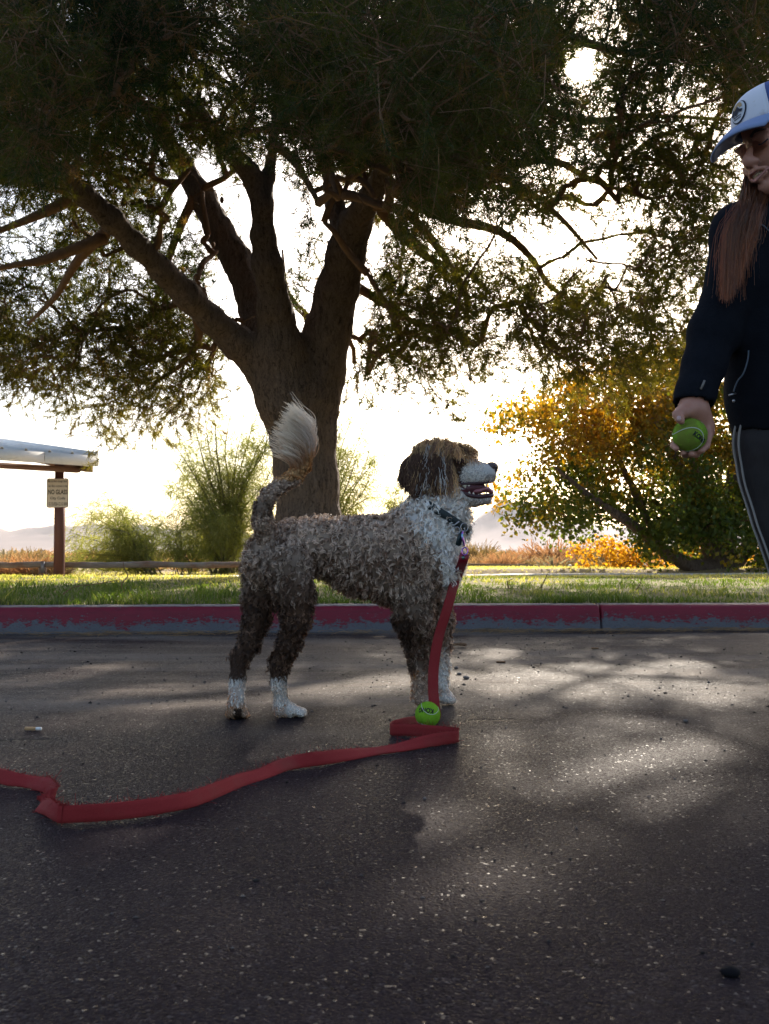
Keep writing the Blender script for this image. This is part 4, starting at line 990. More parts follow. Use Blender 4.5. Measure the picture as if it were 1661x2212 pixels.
# fore legs
dg.chain([c_(892, 1275, 2.61, 48), c_(892, 1335, 2.61, 38), c_(903, 1392, 2.635, 24), c_(908, 1440, 2.655, 16.5)], tag='arm', squash=(1, .85, 1))
dg.chain([c_(908, 1440, 2.655, 16.5), c_(908, 1475, 2.665, 14), c_(909, 1500, 2.67, 15)], tag='fore')
dg.chain([c_(911, 1508, 2.67, 17), c_(921, 1512, 2.665, 14.5)], tag='paw')
for k, (du, dy) in enumerate([(0, -.020), (6, -.008), (6, .007), (0, .018)]): dg.chain([c_(918+du, 1514, 2.67+dy, 10), c_(930+du, 1517.5, 2.665+dy, 8.5)], tag='paw', k=.004)
dg.chain([c_(928, 1280, 2.72, 44), c_(938, 1340, 2.735, 36), c_(943, 1395, 2.74, 25), c_(947, 1440, 2.735, 18)], tag='arm', squash=(1, .85, 1))
dg.chain([c_(947, 1440, 2.735, 18), c_(949, 1475, 2.725, 14.5), c_(953, 1497, 2.72, 14)], tag='fore')
dg.chain([c_(955, 1502, 2.72, 15), c_(965, 1506, 2.72, 13)], tag='paw')
for k, (du, dy) in enumerate([(0, -.018), (5, -.006), (5, .007), (0, .018)]): dg.chain([c_(961+du, 1508, 2.72+dy, 9.5), c_(972+du, 1511, 2.72+dy, 8.5)], tag='paw', k=.004)
# tail
TAIL = [(578, 1160, 2.50, 24), (568, 1128, 2.475, 18), (567, 1098, 2.465, 14.5), (580, 1070, 2.46, 13.5), (606, 1048, 2.465, 13), (634, 1031, 2.475, 13), (655, 1008, 2.48, 10), (662, 985, 2.48, 7), (660, 950, 2.48, 4)]
dg.chain([c_(*t) for t in TAIL], tag='tail')
# head
HY = 2.70
dg.ell(P(948, 1005, HY), (px(53, HY), px(50, HY), px(47, HY)), tag='skull')
dg.chain([c_(940, 1050, HY, 36), c_(975, 1048, HY, 30)], tag='skull')
dg.chain([c_(985, 1015, HY, 36), c_(1016, 1020, HY-.003, 28), c_(1049, 1022, HY-.006, 21.5)], tag='muzzle', k=.012)
dg.cap(P(1056, 1030, HY-.006), P(1010, 1033, HY-.003), px(14, HY), px(16, HY), tag='muzzle', k=.008)
dg.cap(P(972, 1004, HY-.042), P(1000, 1001, HY-.032), px(10, HY), px(9, HY), tag='skull', k=.015)
dg.chain([c_(962, 1062, HY, 30), c_(992, 1072, HY-.002, 20), c_(1025, 1080, HY-.004, 13), c_(1053, 1079, HY-.006, 9.5)], tag='jaw', k=.012, squash=(1, 1.6, 1))
# mouth opening and eye socket
dg.ell(P(1046, 1055.5, HY-.003), (px(38, HY), px(30, HY), px(7.5, HY)), rot=np.array(Matrix.Rotation(.13, 3, 'Y')), op='s', k=.004)
dg.ell(P(1005, 1052, HY-.02), (px(19, HY), px(34, HY), px(5, HY)), rot=np.array(Matrix.Rotation(.22, 3, 'Y')), op='s', k=.004)
dg.ell(P(990, 1000, HY-.056), (px(7, HY),)*3, op='s', k=.006)
DV, DF = dg.mesh(.0062, .020, cut=[((0, 0, .0015), (0, 0, -1))])
e1 = DV[DF[:, 2]]-DV[DF[:, 0]]; e2 = DV[DF[:, 3]]-DV[DF[:, 1]]; FN = np.cross(e1, e2); FA = np.linalg.norm(FN, axis=1)/2
DN = np.zeros_like(DV)
for k in range(4): np.add.at(DN, DF[:, k], FN)
DN = nrm(DN)
DT = dg.tags(DV)
# --- coat pattern
BROWN = np.array([.125, .070, .043]); LIVER = np.array([.060, .032, .020]); ROAN = np.array([.56, .425, .325]); WHITE = np.array([.84, .79, .73]); RUST = np.array([.44, .19, .06]); BLOND = np.array([.70, .43, .20])
def coat(p, tags, rng, strand=True):
    """base coat colour: roan body, white chest, dark thighs, white pasterns with rusty toes, brown head with white muzzle"""
    u, v = proj(p); M = len(p); c = np.zeros((M, 3)); r1 = rng.random(M)
    nz = fbm(p, 14, 3)-.47
    def put(m, light, dark, frac, jit=.25):
        fr = np.clip(frac+nz*1.0, 0, 1)
        pick = (r1 < fr)[:, None] if strand else fr[:, None]
        q = np.where(pick, light, dark) if strand else np.asarray(light)*fr[:, None]+np.asarray(dark)*(1-fr[:, None])
        c[m] = q[m]
    tg = tags
    body = np.isin(tg, ['torso', 'chest', 'neck'])
    put(body, ROAN, BROWN*1.4, .62+np.clip((1190-v)/200, -.15, .3))
    wf = np.clip((u-892+.55*(1150-v))/55, 0, 1)*np.isin(tg, ['torso', 'chest', 'neck', 'arm'])
    wf = np.where((tg == 'neck'), np.clip(wf+.35, 0, 1), wf); wf = np.where(v > 1295, 0, wf); wf = np.where((u > 955) & (v < 1290), 1, wf)
    m = body & (rng.random(M) < wf+.0*u) if strand else body & (wf > .5); put(m, WHITE, ROAN, .82)
    th = tg == 'thigh'; put(th, ROAN*.8, BROWN, np.clip(.62-(v-1215)/150, .05, .6)); put(th & (v > 1300), BROWN*1.7, LIVER, .25)
    ar = tg == 'arm'; put(ar, ROAN*.85, BROWN, np.clip(.55-(v-1280)/300, .2, .55)); put(ar & (v > 1330) & (u < 893+.0*v), BROWN*1.3, LIVER, .3)
    ar2 = ar & (p[:, 1] > 2.70); put(ar2, ROAN, BROWN*1.5, .4); put(ar2 & (v > 1400), WHITE*.9, ROAN, .7)
    fo = tg == 'fore'; put(fo & (p[:, 1] < 2.70), ROAN*1.05, BROWN*1.6, .62); put(fo & (u < 903) & (p[:, 1] < 2.70), RUST*.8, ROAN, .45); put(fo & (p[:, 1] >= 2.70), WHITE, ROAN, .85)
    sh = tg == 'shank'; put(sh, WHITE*.9, ROAN*.9, .68); put(sh & (v+rng.normal(0, 5, M) < 1466), BROWN*.9, LIVER, .2); put(sh & (v+rng.normal(0, 5, M) < 1460) & (u < 560), BROWN*.9, LIVER, .2)
    put(sh & (u < 518) & (v > 1485), RUST, WHITE*.8, .42)
    pw_ = tg == 'paw'; put(pw_, WHITE*.95, ROAN, .75); put(pw_ & (u < 560), RUST*.75, ROAN, .5); put(pw_ & (u < 521) & (u > 505) & (v > 1530), BROWN*.6, LIVER*.7, .2); put(pw_ & (u > 560) & (u < 620) & (v > 1515), RUST*.9, WHITE*.8, .4)
    put(pw_ & (u > 895) & (u < 925), RUST*.7, ROAN*.9, .35)
    ta = tg == 'tail'; put(ta, ROAN*1.05, BROWN*1.6, .62); put(ta & (v < 1040), BLOND*.9, RUST*.7, .5); put(ta & (v > 1085) & (v < 1120), BROWN*1.2, ROAN*.6, .6)
    sk = tg == 'skull'; put(sk, BROWN*1.1, LIVER, .35); put(sk & (v > 1062) & (u > 955), WHITE*.85, ROAN, .8)
    mz = tg == 'muzzle'; put(mz, WHITE, ROAN, .9); put(mz & (u+rng.normal(0, 3, M) < 1006-.35*(v-1000)) & (v < 1040), BROWN, LIVER, .3); put(mz & (u > 1050) & (v > 1024), WHITE*.75, ROAN*.7, .6)
    jw = tg == 'jaw'; put(jw, WHITE*.95, ROAN, .85); put(jw & (u > 1000) & (v > 1078), WHITE*.8, ROAN*.8, .6)
    return c*rng.uniform(.8, 1.2, (M, 1)) if strand else c
rng = np.random.default_rng(77)
lipm = (DT == 'jaw') | (DT == 'muzzle')
DC = coat(DV, DT, rng, False)*.7
u_, v_ = proj(DV)
inm = (v_ > 1040) & (v_ < 1075) & (u_ > 980) & (DN[:, 2]*np.where(v_ < 1057, -1, 1) > .35)
DC[inm] = (.10, .025, .030)
dcen = P(760, 1556, 2.60); dcen[2] = 0
dog = empty('dog', dcen, 'curly brown roan and white dog with raised plume tail, standing with open mouth', 'dog')
mesh_obj('body', DV, DF, m_skin, dog, col=DC)

# --- ears
EY = HY-.068
def ear_mesh(y, flip):
    B_ = Blob()
    B_.chain([(P(938, 985, y+.012*flip), px(20, HY)), (P(926, 1030, y), px(30, HY)), (P(930, 1058, y+.004*flip), px(16, HY))], k=.02, squash=(1.35, .30, 1))
    B_.chain([(P(905, 1015, y), px(22, HY)), (P(893, 1032, y+.006*flip), px(10, HY))], k=.02, squash=(1.2, .35, 1))
    return B_.mesh(.004, .015)
ears = []
for y, fl in ((EY, 1), (HY+.068, -1)):
    V, F = ear_mesh(y, fl); mesh_obj('ear', V, F, m_skin, dog, col=np.tile(LIVER*1.1, (len(V), 1))*(.8+.4*fbm(V, 40, 2))[:, None]); ears.append((V, F))
# --- nose, eyes, mouth
B_ = Blob().ell(P(1062, 1009, HY-.006), (px(14.5, HY), px(15, HY), px(11.5, HY)), k=.004).cap(P(1066, 1016, HY-.006), P(1067, 1026, HY-.006), px(8, HY), px(5, HY), k=.006)
for s in (-1, 1): B_.ell(P(1071, 1012, HY-.006+s*.0105), (px(5.5, HY), px(3.6, HY), px(3.4, HY)), op='s', k=.003); B_.cap(P(1066, 1014, HY-.006+s*.0185), P(1074, 1015, HY-.006+s*.013), px(2.2, HY), px(2.2, HY), op='s', k=.002)
V, F = B_.mesh(.0016, .006); mesh_obj('nose', V, F, m_nose, dog)
for s in (-1, 1):
    e = P(990, 999.5, HY); e[1] += s*.0445
    o = mesh_obj('eye', *sphere(e, px(7.5, HY), 20, 12), m_eye, dog)
    B_ = Blob().chain([(e+np.array([-.0125, s*.0035, .0008]), .0026), (e+np.array([-.004, s*.0085, .0072]), .0032), (e+np.array([.006, s*.0075, .0066]), .0030), (e+np.array([.0125, s*.003, .0008]), .0022)], k=.004)
    B_.chain([(e+np.array([-.0125, s*.0035, .0008]), .0022), (e+np.array([-.002, s*.0085, -.0058]), .0024), (e+np.array([.0125, s*.003, .0008]), .002)], k=.004)
    V, F = B_.mesh(.0012, .004); mesh_obj('eyelid', V, F, m_lip, o)
# lower lip rim, gum and tongue
lip = smooth_path(np.array([P(985, 1049, HY-.040), P(992, 1061, HY-.043), P(1010, 1069, HY-.040), P(1032, 1073, HY-.034), P(1052, 1071, HY-.026), P(1063, 1069, HY-.006), P(1052, 1071, HY+.014), P(1010, 1069, HY+.034), P(985, 1049, HY+.036)]), 40)
mesh_obj('lip', *tube(lip, px(4.6, HY), 8), m_lip, dog)
up = smooth_path(np.array([P(985, 1048, HY-.040), P(1000, 1046, HY-.036), P(1022, 1044, HY-.028), P(1045, 1043, HY-.022), P(1062, 1040, HY-.006)]), 24)
mesh_obj('lip', *tube(up, px(3.2, HY), 8), m_lip, dog)
B_ = Blob().chain([(P(1000, 1066, HY-.004), .011), (P(1030, 1062, HY-.006), .012), (P(1050, 1057, HY-.010), .0105), (P(1061, 1063, HY-.012), .008)], k=.008, squash=(1, 1.75, .55))
V, F = B_.mesh(.002, .008); mesh_obj('tongue', V, F, m_tongue, dog)
B_ = Blob().chain([(P(982, 1056, HY-.002), px(17, HY)), (P(1010, 1056, HY-.004), px(15, HY)), (P(1040, 1053, HY-.006), px(9, HY))], k=.01, squash=(1, 1.45, 1))
V, F = B_.mesh(.003, .01); mesh_obj('mouth_lining', V, F, mat('mouth_lining', (.10, .028, .032), .45, spec=.4), dog)
def tooth(u, v, y, h, w, up_):
    b = P(u, v, y); k = np.linspace(0, 1, 5); pts = np.stack([b[0]+.0015*k, b[1]+0*k, b[2]+up_*h*k], 1)
    mesh_obj('tooth', *tube(pts, w*np.sqrt(np.clip(1.02-k, 0, 1)), 8), m_tooth, dog)
for u, v, y, h, w, s in [(1004, 1048, -.034, .011, .0055, -1), (1012, 1048, -.032, .010, .005, -1), (1000, 1046, -.036, .008, .004, -1), (1050, 1044, -.020, .013, .0036, -1), (1022, 1070, -.034, .009, .005, 1), (1013, 1068, -.037, .009, .005, 1), (1033, 1072, -.031, .007, .004, 1), (1050, 1071, -.022, .013, .0034, 1), (1057, 1071, -.014, .006, .0026, 1), (1060, 1070, -.006, .006, .0026, 1), (1058, 1070, .004, .006, .0026, 1)]: tooth(u, v, HY+y, h, w, s)

# --- curls: locks of several strands each, laid over the body
def surf(npts, mask_w, rng):
    w = FA*mask_w; i = rng.choice(len(DF), npts, p=w/w.sum()); a, b = rng.random((2, npts, 1))
    def il(A): return (A[DF[i, 0]]*(1-a)+A[DF[i, 1]]*a)*(1-b)+(A[DF[i, 3]]*(1-a)+A[DF[i, 2]]*a)*b
    return il(DV), nrm(il(DN))
fc = DV[DF].mean(1); FT = dg.tags(fc)
fu, fv = proj(fc)
LEN = {'torso': .038, 'chest': .038, 'neck': .036, 'thigh': .026, 'arm': .026, 'fore': .019, 'shank': .013, 'paw': .009, 'tail': .019, 'skull': .012, 'muzzle': .0095, 'jaw': .010}
CUR = {'torso': .0062, 'chest': .0062, 'neck': .0060, 'thigh': .0042, 'arm': .0042, 'fore': .0031, 'shank': .0012, 'paw': .0007, 'tail': .0024, 'skull': .001, 'muzzle': .0004, 'jaw': .0005}
WID = {'torso': .0011, 'chest': .0011, 'neck': .0011, 'thigh': .00105, 'arm': .00105, 'fore': .0009, 'shank': .0008, 'paw': .0007, 'tail': .0009, 'skull': .0008, 'muzzle': .0006, 'jaw': .0006}
DEN = {'torso': 1, 'chest': 1.1, 'neck': 1.1, 'thigh': 1.15, 'arm': 1.2, 'fore': 1.5, 'shank': 3.5, 'paw': 5, 'tail': 2.8, 'skull': 2.5, 'muzzle': 13, 'jaw': 9}
ban = (fu > 978) & (fv > 1041) & (fv < 1073) & (fc[:, 1] > HY-.05)
ban |= (np.hypot(fu-1064, fv-1011) < 15) | ((np.hypot(fu-990, fv-1000) < 9))
dw = np.array([DEN[t] for t in FT])*np.where(ban, 0, 1)
def locks(ng, ns, rng, K=7):
    g, gn_ = surf(ng, dw, rng); tg = dg.tags(g); M = ng
    # lie of the coat
    fl = np.tile(np.array([-.55, -.10, -.8]), (M, 1))
    leg = np.isin(tg, ['thigh', 'arm', 'fore', 'shank']); fl[leg] = (-.1, 0, -1)
    fl[tg == 'neck'] = (-.35, -.1, -.9); fl[tg == 'paw'] = (.8, 0, -.5); fl[tg == 'muzzle'] = (-.9, 0, -.35); fl[tg == 'jaw'] = (-.9, 0, -.3); fl[tg == 'skull'] = (-.5, 0, -.8)
    fl[tg == 'chest'] = (-.1, 0, -1)
    ta = tg == 'tail'; tp = np.array([P(*t[:3]) for t in TAIL]); 
    if ta.any():
        ii = np.argmin(np.linalg.norm(g[ta][:, None]-tp[None, :-1], axis=2), 1); fl[ta] = nrm(tp[ii+1]-tp[ii])*.8+np.array([0, 0, .1])
    fl = nrm(fl+rng.normal(0, .38, fl.shape)*np.where(np.isin(tg, ['muzzle', 'jaw', 'paw', 'shank']), .5, 1)[:, None])
    fl = nrm(fl-gn_*np.sum(fl*gn_, 1, keepdims=True))
    L = np.array([LEN[t] for t in tg])*rng.uniform(.75, 1.25, M); R = np.array([CUR[t] for t in tg])*rng.uniform(.7, 1.3, M)
    hug = np.where(np.isin(tg, ['muzzle', 'jaw', 'paw', 'shank', 'skull']), .20, .34); hug = np.where(tg == 'tail', .30, hug)
    ax = nrm(fl+gn_*hug[:, None]); e1 = nrm(gn_-ax*np.sum(gn_*ax, 1, keepdims=True)); e2 = np.cross(ax, e1)*np.where(rng.random(M) < .5, -1, 1)[:, None]
    turns = rng.uniform(.9, 1.7, M); ph = rng.uniform(0, 6.28, M)
    lf = rng.random(M)
    rep = lambda a: np.repeat(a, ns, 0)
    n_ = M*ns; t = np.linspace(0, 1, K)[None, :]
    js = rng.normal(0, 1, (n_, 3))*np.minimum(rep(R)*.26+.0006, .0020)[:, None]
    om = 2*math.pi*rep(turns)*rng.uniform(.93, 1.07, n_); pp = rep(ph)+rng.normal(0, .16, n_); Rr = rep(R)*rng.uniform(.8, 1.15, n_); LL = rep(L)*rng.uniform(.8, 1.1, n_)
    env = np.sqrt(np.clip(t*2.2, 0, 1))*(1-.25*t)
    a1 = (np.cos(om[:, None]*t+pp[:, None])-np.cos(pp)[:, None]*(1-np.clip(t*3, 0, 1)))*Rr[:, None]*env+Rr[:, None]*.75*np.clip(t*3, 0, 1)
    a2 = (np.sin(om[:, None]*t+pp[:, None])-np.sin(pp)[:, None]*(1-np.clip(t*3, 0, 1)))*Rr[:, None]*env
    base = rep(g)+js-rep(gn_)*.001
    ptsx = base[:, None]+rep(ax)[:, None]*(LL[:, None]*.62*t)[..., None]+rep(e1)[:, None]*a1[..., None]+rep(e2)[:, None]*a2[..., None]
    ptsx += np.array([0, 0, -1.])*(LL[:, None]*.10*t**2)[..., None]
    T_ = nrm(np.gradient(ptsx, axis=1)); Nn = nrm(rep(gn_)[:, None]+.45*nrm(rng.normal(0, 1, (n_, 1, 3)))); side = nrm(np.cross(T_, Nn))
    wd = rep(np.array([WID[q] for q in tg]))[:, None]*np.array([.9, 1, 1, 1, .95, .8, .4])[None]*rng.uniform(.8, 1.25, (n_, 1))
    c = coat(rep(g), np.repeat(tg, ns), np.random.default_rng(5))
    cg = coat(g, tg, np.random.default_rng(6)); c = c*.45+rep(cg)*.55
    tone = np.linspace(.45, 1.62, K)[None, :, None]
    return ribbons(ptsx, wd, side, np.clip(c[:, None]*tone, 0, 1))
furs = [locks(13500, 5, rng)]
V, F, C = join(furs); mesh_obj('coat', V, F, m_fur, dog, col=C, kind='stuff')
# --- long wavy hair of the head and ears
def wavy(roots, dirs, L, amp, waves, wid, cols, rng, K=14, grav=.6, tipw=.3, nrmv=None):
    M = len(roots); t = np.linspace(0, 1, K)[None, :, None]; d = nrm(dirs)
    L = np.broadcast_to(L, (M,))[:, None, None]
    p = roots[:, None]+d[:, None]*L*t*(1-grav*t*.5)+np.array([0, 0, -1.])*grav*L*t**2
    s1 = nrm(np.cross(d, rng.normal(0, 1, (M, 3))))[:, None]; s2 = nrm(np.cross(d[:, None], s1))
    ph = rng.uniform(0, 6.28, (M, 1, 1)); am = amp*rng.uniform(.6, 1.3, (M, 1, 1))*np.clip(t*2.5, 0, 1)
    p = p+s1*am*np.sin(2*math.pi*waves*t+ph)+s2*am*.6*np.cos(2*math.pi*waves*t+ph)
    T_ = nrm(np.gradient(p, axis=1)); nv = np.array([0, -1., .25]) if nrmv is None else nrmv
    side = nrm(np.cross(T_, nrm(nv+.5*rng.normal(0, 1, (M, 1, 3)))))
    w = wid*rng.uniform(.7, 1.3, (M, 1))*np.linspace(1, tipw, K)[None]
    return ribbons(p, w, side, cols)
def lockset(M, ns, jit, f):
    """M guides from f -> repeated with a little scatter"""
    r, d, L, c = f(M); rr = np.repeat(r, ns, 0)+rng.normal(0, jit, (M*ns, 3)); dd = np.repeat(nrm(d), ns, 0)+rng.normal(0, .07, (M*ns, 3))
    return rr, dd, np.repeat(L, ns)*rng.uniform(.8, 1.1, M*ns), np.repeat(c, ns, 0)*rng.uniform(.8, 1.2, (M*ns, 1))
def headcol(M, blond, white=0, K=14):
    k = rng.random((M, 1)); c = np.where(k < blond, BLOND*.75, np.where(k < blond+white, WHITE*.85, BROWN*1.5)); return c
hc = P(948, 1005, HY)
def crown(M):       # from the top of the skull, thrown back and down over the ear
    a = rng.uniform(-.9, 1.1, M); b = rng.uniform(-.8, 1.1, M)
    d = nrm(np.stack([np.sin(a)*.9-.05, -np.sin(b), np.cos(a)*.9+.35], 1)); r = hc+d*np.array([px(52, HY), px(49, HY), px(46, HY)])*.97
    dr = np.stack([-.45-.5*rng.random(M)+.75*(np.sin(a) > .35)+rng.normal(0, .3, M), -np.sin(b)*1.1-.15, .30+.55*rng.random(M)], 1)
    L = rng.uniform(.040, .095, M); return r, dr, L, headcol(M, .62, .02)
def over_ear(M):    # curtain of hair hanging over the near ear
    u = rng.uniform(893, 975, M); v = 975+.0022*(u-935)**2+rng.uniform(-14, 30, M); r = np.array([P(a, b, HY-.055-.016*rng.random()) for a, b in zip(u, v)])
    dr = np.stack([(u-945)/100*.55-.12+rng.normal(0, .12, M), -.18+0*u, -.9+0*u], 1)
    L = rng.uniform(.055, .105, M)*np.where(u < 905, .7, 1); c = headcol(M, .45); wh = (u > 922) & (u < 958) & (v < 1000) & (rng.random(M) < .75); c[wh] = WHITE*.8; return r, dr, L, c
def brow(M):        # tousled fringe over the eyes
    u = rng.uniform(958, 1018, M); v = 968+.006*(u-985)**2+rng.uniform(-6, 10, M); s = np.where(rng.random(M) < .62, 1, -1); y = HY+s*rng.uniform(.0, .045, M)-.0
    r = np.array([P(a, b, q) for a, b, q in zip(u, v, y)]); dr = np.stack([.35+.6*rng.random(M), s*-.0-.25*rng.random(M), .38-1.0*rng.random(M)], 1)
    L = rng.uniform(.025, .050, M); return r, dr, L, headcol(M, .65)
def earfur(M):
    V, F = ears[0]; i = rng.choice(len(V), M); r = V[i]; dr = np.stack([rng.normal(-.1, .2, M), -.25+0*rng.random(M), -1+0*rng.random(M)], 1)
    return r, dr, rng.uniform(.010, .022, M), np.tile(LIVER*1.6, (M, 1))*rng.uniform(.7, 1.4, (M, 1))
def flyaway(M):
    r, d, L, c = crown(M); d = np.stack([rng.normal(-.35, .55, M), rng.normal(0, .4, M), .75+.3*rng.random(M)], 1); return r, d, rng.uniform(.022, .062, M), np.tile(BLOND, (M, 1))*rng.uniform(.7, 1.2, (M, 1))
hs = []
for f, M, ns, jit, amp, wv_, gr in ((crown, 240, 9, .0026, .0075, 1.8, .65), (over_ear, 150, 9, .0024, .0030, 3.2, .25), (brow, 90, 8, .0022, .0060, 1.4, .45), (earfur, 2200, 1, .001, .001, 1.2, .1), (flyaway, 90, 3, .0018, .0060, 1.2, .8)):
    r, d, L, c = lockset(M, ns, jit, f); K = 10
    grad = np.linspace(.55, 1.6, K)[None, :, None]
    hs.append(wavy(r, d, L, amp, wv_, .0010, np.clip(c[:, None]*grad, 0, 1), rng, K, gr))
V, F, C = join(hs); mesh_obj('head_hair', V, F, m_fur, dog, col=C, kind='stuff')
# --- plume of the tail
def plume(M):
    k = rng.random(M); tp = smooth_path(np.array([P(*t[:3]) for t in TAIL[5:]]), 60); i = (np.clip(k**1.0, 0, .999)*59).astype(int); r = tp[i]+rng.normal(0, .006, (M, 3))
    s = rng.random(M); tu = 609+k*22+rng.normal(0, 4.5, M)-26*(rng.random(M)**4)*(1.2-k); tv = 968-k*92-rng.exponential(9, M)+10
    e = np.array([P(a, b, 2.47+.02*q) for a, b, q in zip(tu, tv, rng.normal(0, 1, M))]); d = e-r
    L = np.linalg.norm(d, axis=1); wf = np.clip(k*2.0-1.0+rng.normal(0, .2, M), 0, 1)[:, None]; c = (RUST*.9*(1-wf)+WHITE*1.05*wf); return r, d, L, c
r, d, L, c = lockset(210, 10, .0020, plume); K = 14
g_ = np.linspace(0, 1, K)[None, :, None]; cc = c[:, None]*(1-g_**1.8)+np.array([.80, .70, .56])*(g_**1.8)
t = np.linspace(0, 1, K)[None, :, None]; M = len(r)
bow = np.array([.030, 0, .006])*np.sin(t*math.pi)*rng.uniform(.5, 1.2, (M, 1, 1))
p = r[:, None]+nrm(d)[:, None]*L[:, None, None]*t+bow
T_ = nrm(np.gradient(p, axis=1)); side = nrm(np.cross(T_, nrm(np.array([0, -1, .1])+.45*rng.normal(0, 1, (M, 1, 3)))))
V, F, C = ribbons(p, .0011*rng.uniform(.7, 1.3, (M, 1))*np.linspace(1, .35, K)[None], side, cc)
mesh_obj('tail_plume', V, F, m_fur, dog, col=C, kind='stuff')
pass
# ================================================================== PERSON (only the left part stands in the frame)
PY = 2.16
m_skin2 = mat('skin', (.42, .22, .16), .5, spec=.35); n = N(m_skin2); n.put(n.b, 'Base Color', n.mix(n.noise(n.pos(), 35, 5), (.34, .15, .10), (.46, .225, .155))); n.put(n.b, 'Subsurface Weight', .12); n.b.inputs['Subsurface Radius'].default_value = (.01, .004, .002)
n.put(n.b, 'Normal', n.bump(n.noise(n.pos(), 500, 3), .2, .001))
m_jacket = mat('jacket_fleece', (.010, .011, .015), .95, spec=.08); n = N(m_jacket); n.put(n.b, 'Base Color', n.mix(n.noise(n.pos(), 60, 6, .7), (.0045, .005, .0075), (.011, .0125, .017))); n.put(n.b, 'Normal', n.bump(n.noise(n.pos(), 240, 4), .5, .003))
m_trous = mat('trousers', (.016, .016, .022), .85, spec=.15); n = N(m_trous); n.put(n.b, 'Base Color', n.mix(n.noise(n.pos(), 9, 6, .7), (.014, .013, .016), (.046, .041, .040))); n.put(n.b, 'Normal', n.bump(n.noise(n.pos((1, 1, .4)), 22, 5), .6, .01))
m_stripe = mat('stripe', (.27, .25, .23), .8)
m_hair = leaf_mat('long_hair', trans=.35, rough=.4, spec=.5, tint=(1.7, .9, .5))
m_capw = mat('cap_cloth', (.62, .62, .68), .85); n = N(m_capw); stn = n.ramp(n.noise(n.pos(), 22, 4, .6), [(.62, 0), (.70, 1)]); n.put(n.b, 'Base Color', n.mix(n.math('MULTIPLY', stn, .5), (.64, .64, .70), (.46, .36, .30))); n.put(n.b, 'Normal', n.bump(n.noise(n.pos(), 700, 2), .3, .001))
m_capb = mat('cap_blue', (.045, .085, .25), .85); m_brim = mat('cap_brim', (.17, .23, .40), .8); n = N(m_brim); n.put(n.b, 'Base Color', n.mix(n.noise(n.pos(), 20, 4), (.14, .20, .37), (.22, .28, .44)))
m_dark = mat('dark_thread', (.02, .02, .03), .8); m_tan = mat('tan_thread', (.40, .28, .14), .8); m_pale = mat('pale_thread', (.55, .57, .62), .8)
m_metal = mat('zip_metal', (.45, .45, .47), .35, .9); m_zip = mat('zip_tape', (.10, .14, .19), .5, spec=.5)
def q_(u, v, y): return P(u, v, y)
def pr_(r, y=PY): return r*y/FPX
foot_l = P(1800, 1600, 2.30); foot_l[2] = .0
person = empty('person', (foot_l[0]+.1, 2.3, 0), 'person in white and blue cap and dark jacket holding out a ball', 'person')
# body: head, neck, trunk, arm with hand, legs -- one surface
hb = Blob()
HC = np.array(q_(1682, 288, PY-.005))        # centre of the skull
ud = nrm(np.array([-.26, .02, 1.0])); fd = nrm(np.array([-.86, -.40, -.36])); fd = nrm(fd-ud*np.dot(fd, ud)); sd_ = np.cross(fd, ud)   # up, facing, side
def hp(f, s, u): return HC+fd*f+sd_*s+ud*u
def hf(f, s, u): return hp(f+.020, s, u-.027)      # features of the face
Rh = np.stack([fd, sd_, ud], 1)
hb.ell(hp(-.005, 0, .015), (.092, .073, .098), rot=Rh, tag='head')
hb.chain([(hf(.028, 0, -.060), .050), (hf(.050, 0, -.098), .027)], k=.03, tag='head')
for s in (-1, 1): hb.cap(hf(.045, s*.038, -.042), hf(.030, s*.045, -.065), .026, .024, k=.03, tag='head')
hb.chain([(hf(.086, 0, -.008), .0075), (hf(.103, 0, -.034), .0105), (hf(.102, 0, -.041), .0115)], k=.012, tag='head')
for s in (-1, 1): hb.ell(hf(.093, s*.013, -.043), .0085, k=.008, tag='head')
for s in (-1, 1): hb.ell(hf(.084, s*.032, -.003), (.007, .012, .0055), rot=Rh, k=.010, op='s'); hb.ell(hf(.068, s*.032, -.004), .0128, k=.004, tag='head'); hb.cap(hf(.083, s*.018, .010), hf(.074, s*.048, .012), .007, .006, k=.012, tag='head')
hb.chain([(hf(.083, -.024, -.064), .005), (hf(.094, -.008, -.061), .0058), (hf(.094, .008, -.061), .0058), (hf(.083, .024, -.064), .005)], k=.006, tag='head')
hb.chain([(hf(.081, -.022, -.076), .005), (hf(.090, 0, -.082), .0066), (hf(.081, .022, -.076), .005)], k=.006, tag='head')
hb.ell(hf(.098, 0, -.0705), (.016, .022, .0030), rot=Rh, k=.003, op='s')
hb.ell(hf(.062, 0, -.100), (.020, .022, .016), rot=Rh, k=.015, tag='head')
hb.chain([(hp(-.03, 0, -.06), .052), (q_(1716, 430, PY+.05), .052), (q_(1735, 480, PY+.06), .06)], k=.03, tag='neck')
SH = q_(1600, 500, PY+.0); EL = q_(1541, 720, PY+.0); WR = q_(1500, 855, PY-.035)
hb.chain([(q_(1735, 500, PY+.06), .085), (q_(1720, 640, PY+.06), .10), (q_(1715, 860, PY+.08), .10)], k=.05, squash=(.95, .8, 1))
hb.chain([(SH, .045), (EL, .036), (WR, .0245)], k=.02)
hip = q_(1702, 900, PY+.10); kn = q_(1735, 1215, PY+.10); an = np.array([q_(1800, 1500, PY+.16)[0], PY+.16, .09])
hb.chain([(hip, .075), (kn, .045), (an, .034)], k=.03); hb.chain([(an, .036), (an+np.array([-.12, -.04, -.05]), .03)], k=.02)
